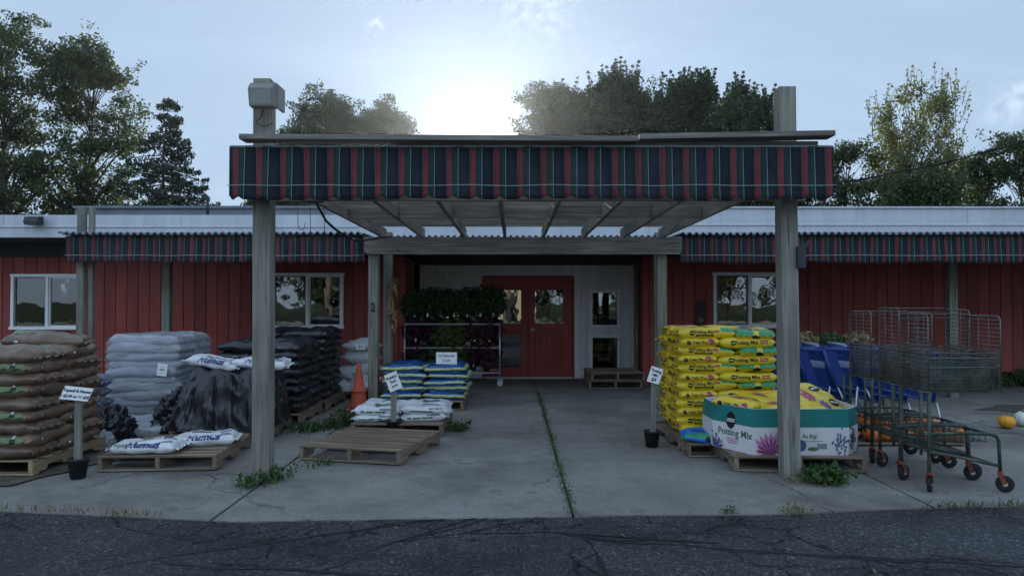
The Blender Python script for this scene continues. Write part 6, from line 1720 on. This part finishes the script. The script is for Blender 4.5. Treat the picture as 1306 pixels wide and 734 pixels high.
gv = N(nt, 'ShaderNodeVectorMath', operation='SCALE'); gv.inputs[0].default_value = (1, .96, .86); L(tot, gv.inputs['Scale'])
ad = N(nt, 'ShaderNodeVectorMath', operation='ADD'); vl = N(nt, 'ShaderNodeMix', data_type='RGBA'); vl.inputs[0].default_value = VEIL; L(mx.outputs[2], vl.inputs[6]); vl.inputs[7].default_value = (VB * .565, VB * .755, VB * 1.01, 1)
cs2 = N(nt, 'ShaderNodeMath', operation='MULTIPLY_ADD'); L(r1.outputs[0], cs2.inputs[0]); cs2.inputs[1].default_value = .3; cs2.inputs[2].default_value = .93
vs = N(nt, 'ShaderNodeVectorMath', operation='SCALE'); L(vl.outputs[2], vs.inputs[0]); bk = N(nt, 'ShaderNodeMapRange'); bk.inputs[1].default_value = .3; bk.inputs[2].default_value = -.8; bk.inputs[3].default_value = 1; bk.inputs[4].default_value = BACK; L(sep.outputs[1], bk.inputs[0]); bm = N(nt, 'ShaderNodeMath', operation='MULTIPLY'); L(cs2.outputs[0], bm.inputs[0]); L(bk.outputs[0], bm.inputs[1]); L(bm.outputs[0], vs.inputs['Scale'])
L(vs.outputs[0], ad.inputs[0]); L(gv.outputs[0], ad.inputs[1])
L(ad.outputs[0], bg.inputs[0]); bg.inputs[1].default_value = SKY; L(bg.outputs[0], out.inputs[0])
sl = bpy.data.lights.new('sun', 'SUN'); sl.energy = SUN; sl.angle = R(.53); sl.color = (1, .93, .82)
so = bpy.data.objects.new('sun', sl); COL.objects.link(so); so.rotation_euler = (-sdir).to_track_quat('-Z', 'Y').to_euler()
cam = bpy.data.cameras.new('camera'); co = bpy.data.objects.new('camera', cam); COL.objects.link(co)
cam.sensor_width = 36; cam.lens = F / 1306 * 36; cam.clip_end = 2000; cam.clip_start = .05
co.location = (0, 0, 1.53); co.rotation_euler = (R(90 + 1.09), 0, 0); sc.camera = co
sc.view_settings.view_transform = 'Standard'; sc.view_settings.look = 'None'; sc.view_settings.gamma = 1; sc.view_settings.exposure = EXPO
sc.cycles.use_denoising = True; sc.cycles.max_bounces = 8; sc.cycles.transparent_max_bounces = 12; sc.cycles.sample_clamp_indirect = 8
if GLARE > 0:  # added scattering air, standing in for the lens glare around the sun
    hm, hnt, hout = newmat('glare_veil_air')
    pv = N(hnt, 'ShaderNodeVolumePrincipled'); pv.inputs['Color'].default_value = (.86, .93, 1, 1); pv.inputs['Density'].default_value = GLARE; pv.inputs['Anisotropy'].default_value = .84
    hnt.links.new(pv.outputs[0], hout.inputs['Volume'])
    mb = MB(); mb.box((0, -1, 8.5), (110, 104, 20.2)); o = mb.build('glare_veil', hm); o['kind'] = 'stuff'
    sc.cycles.volume_bounces = 1
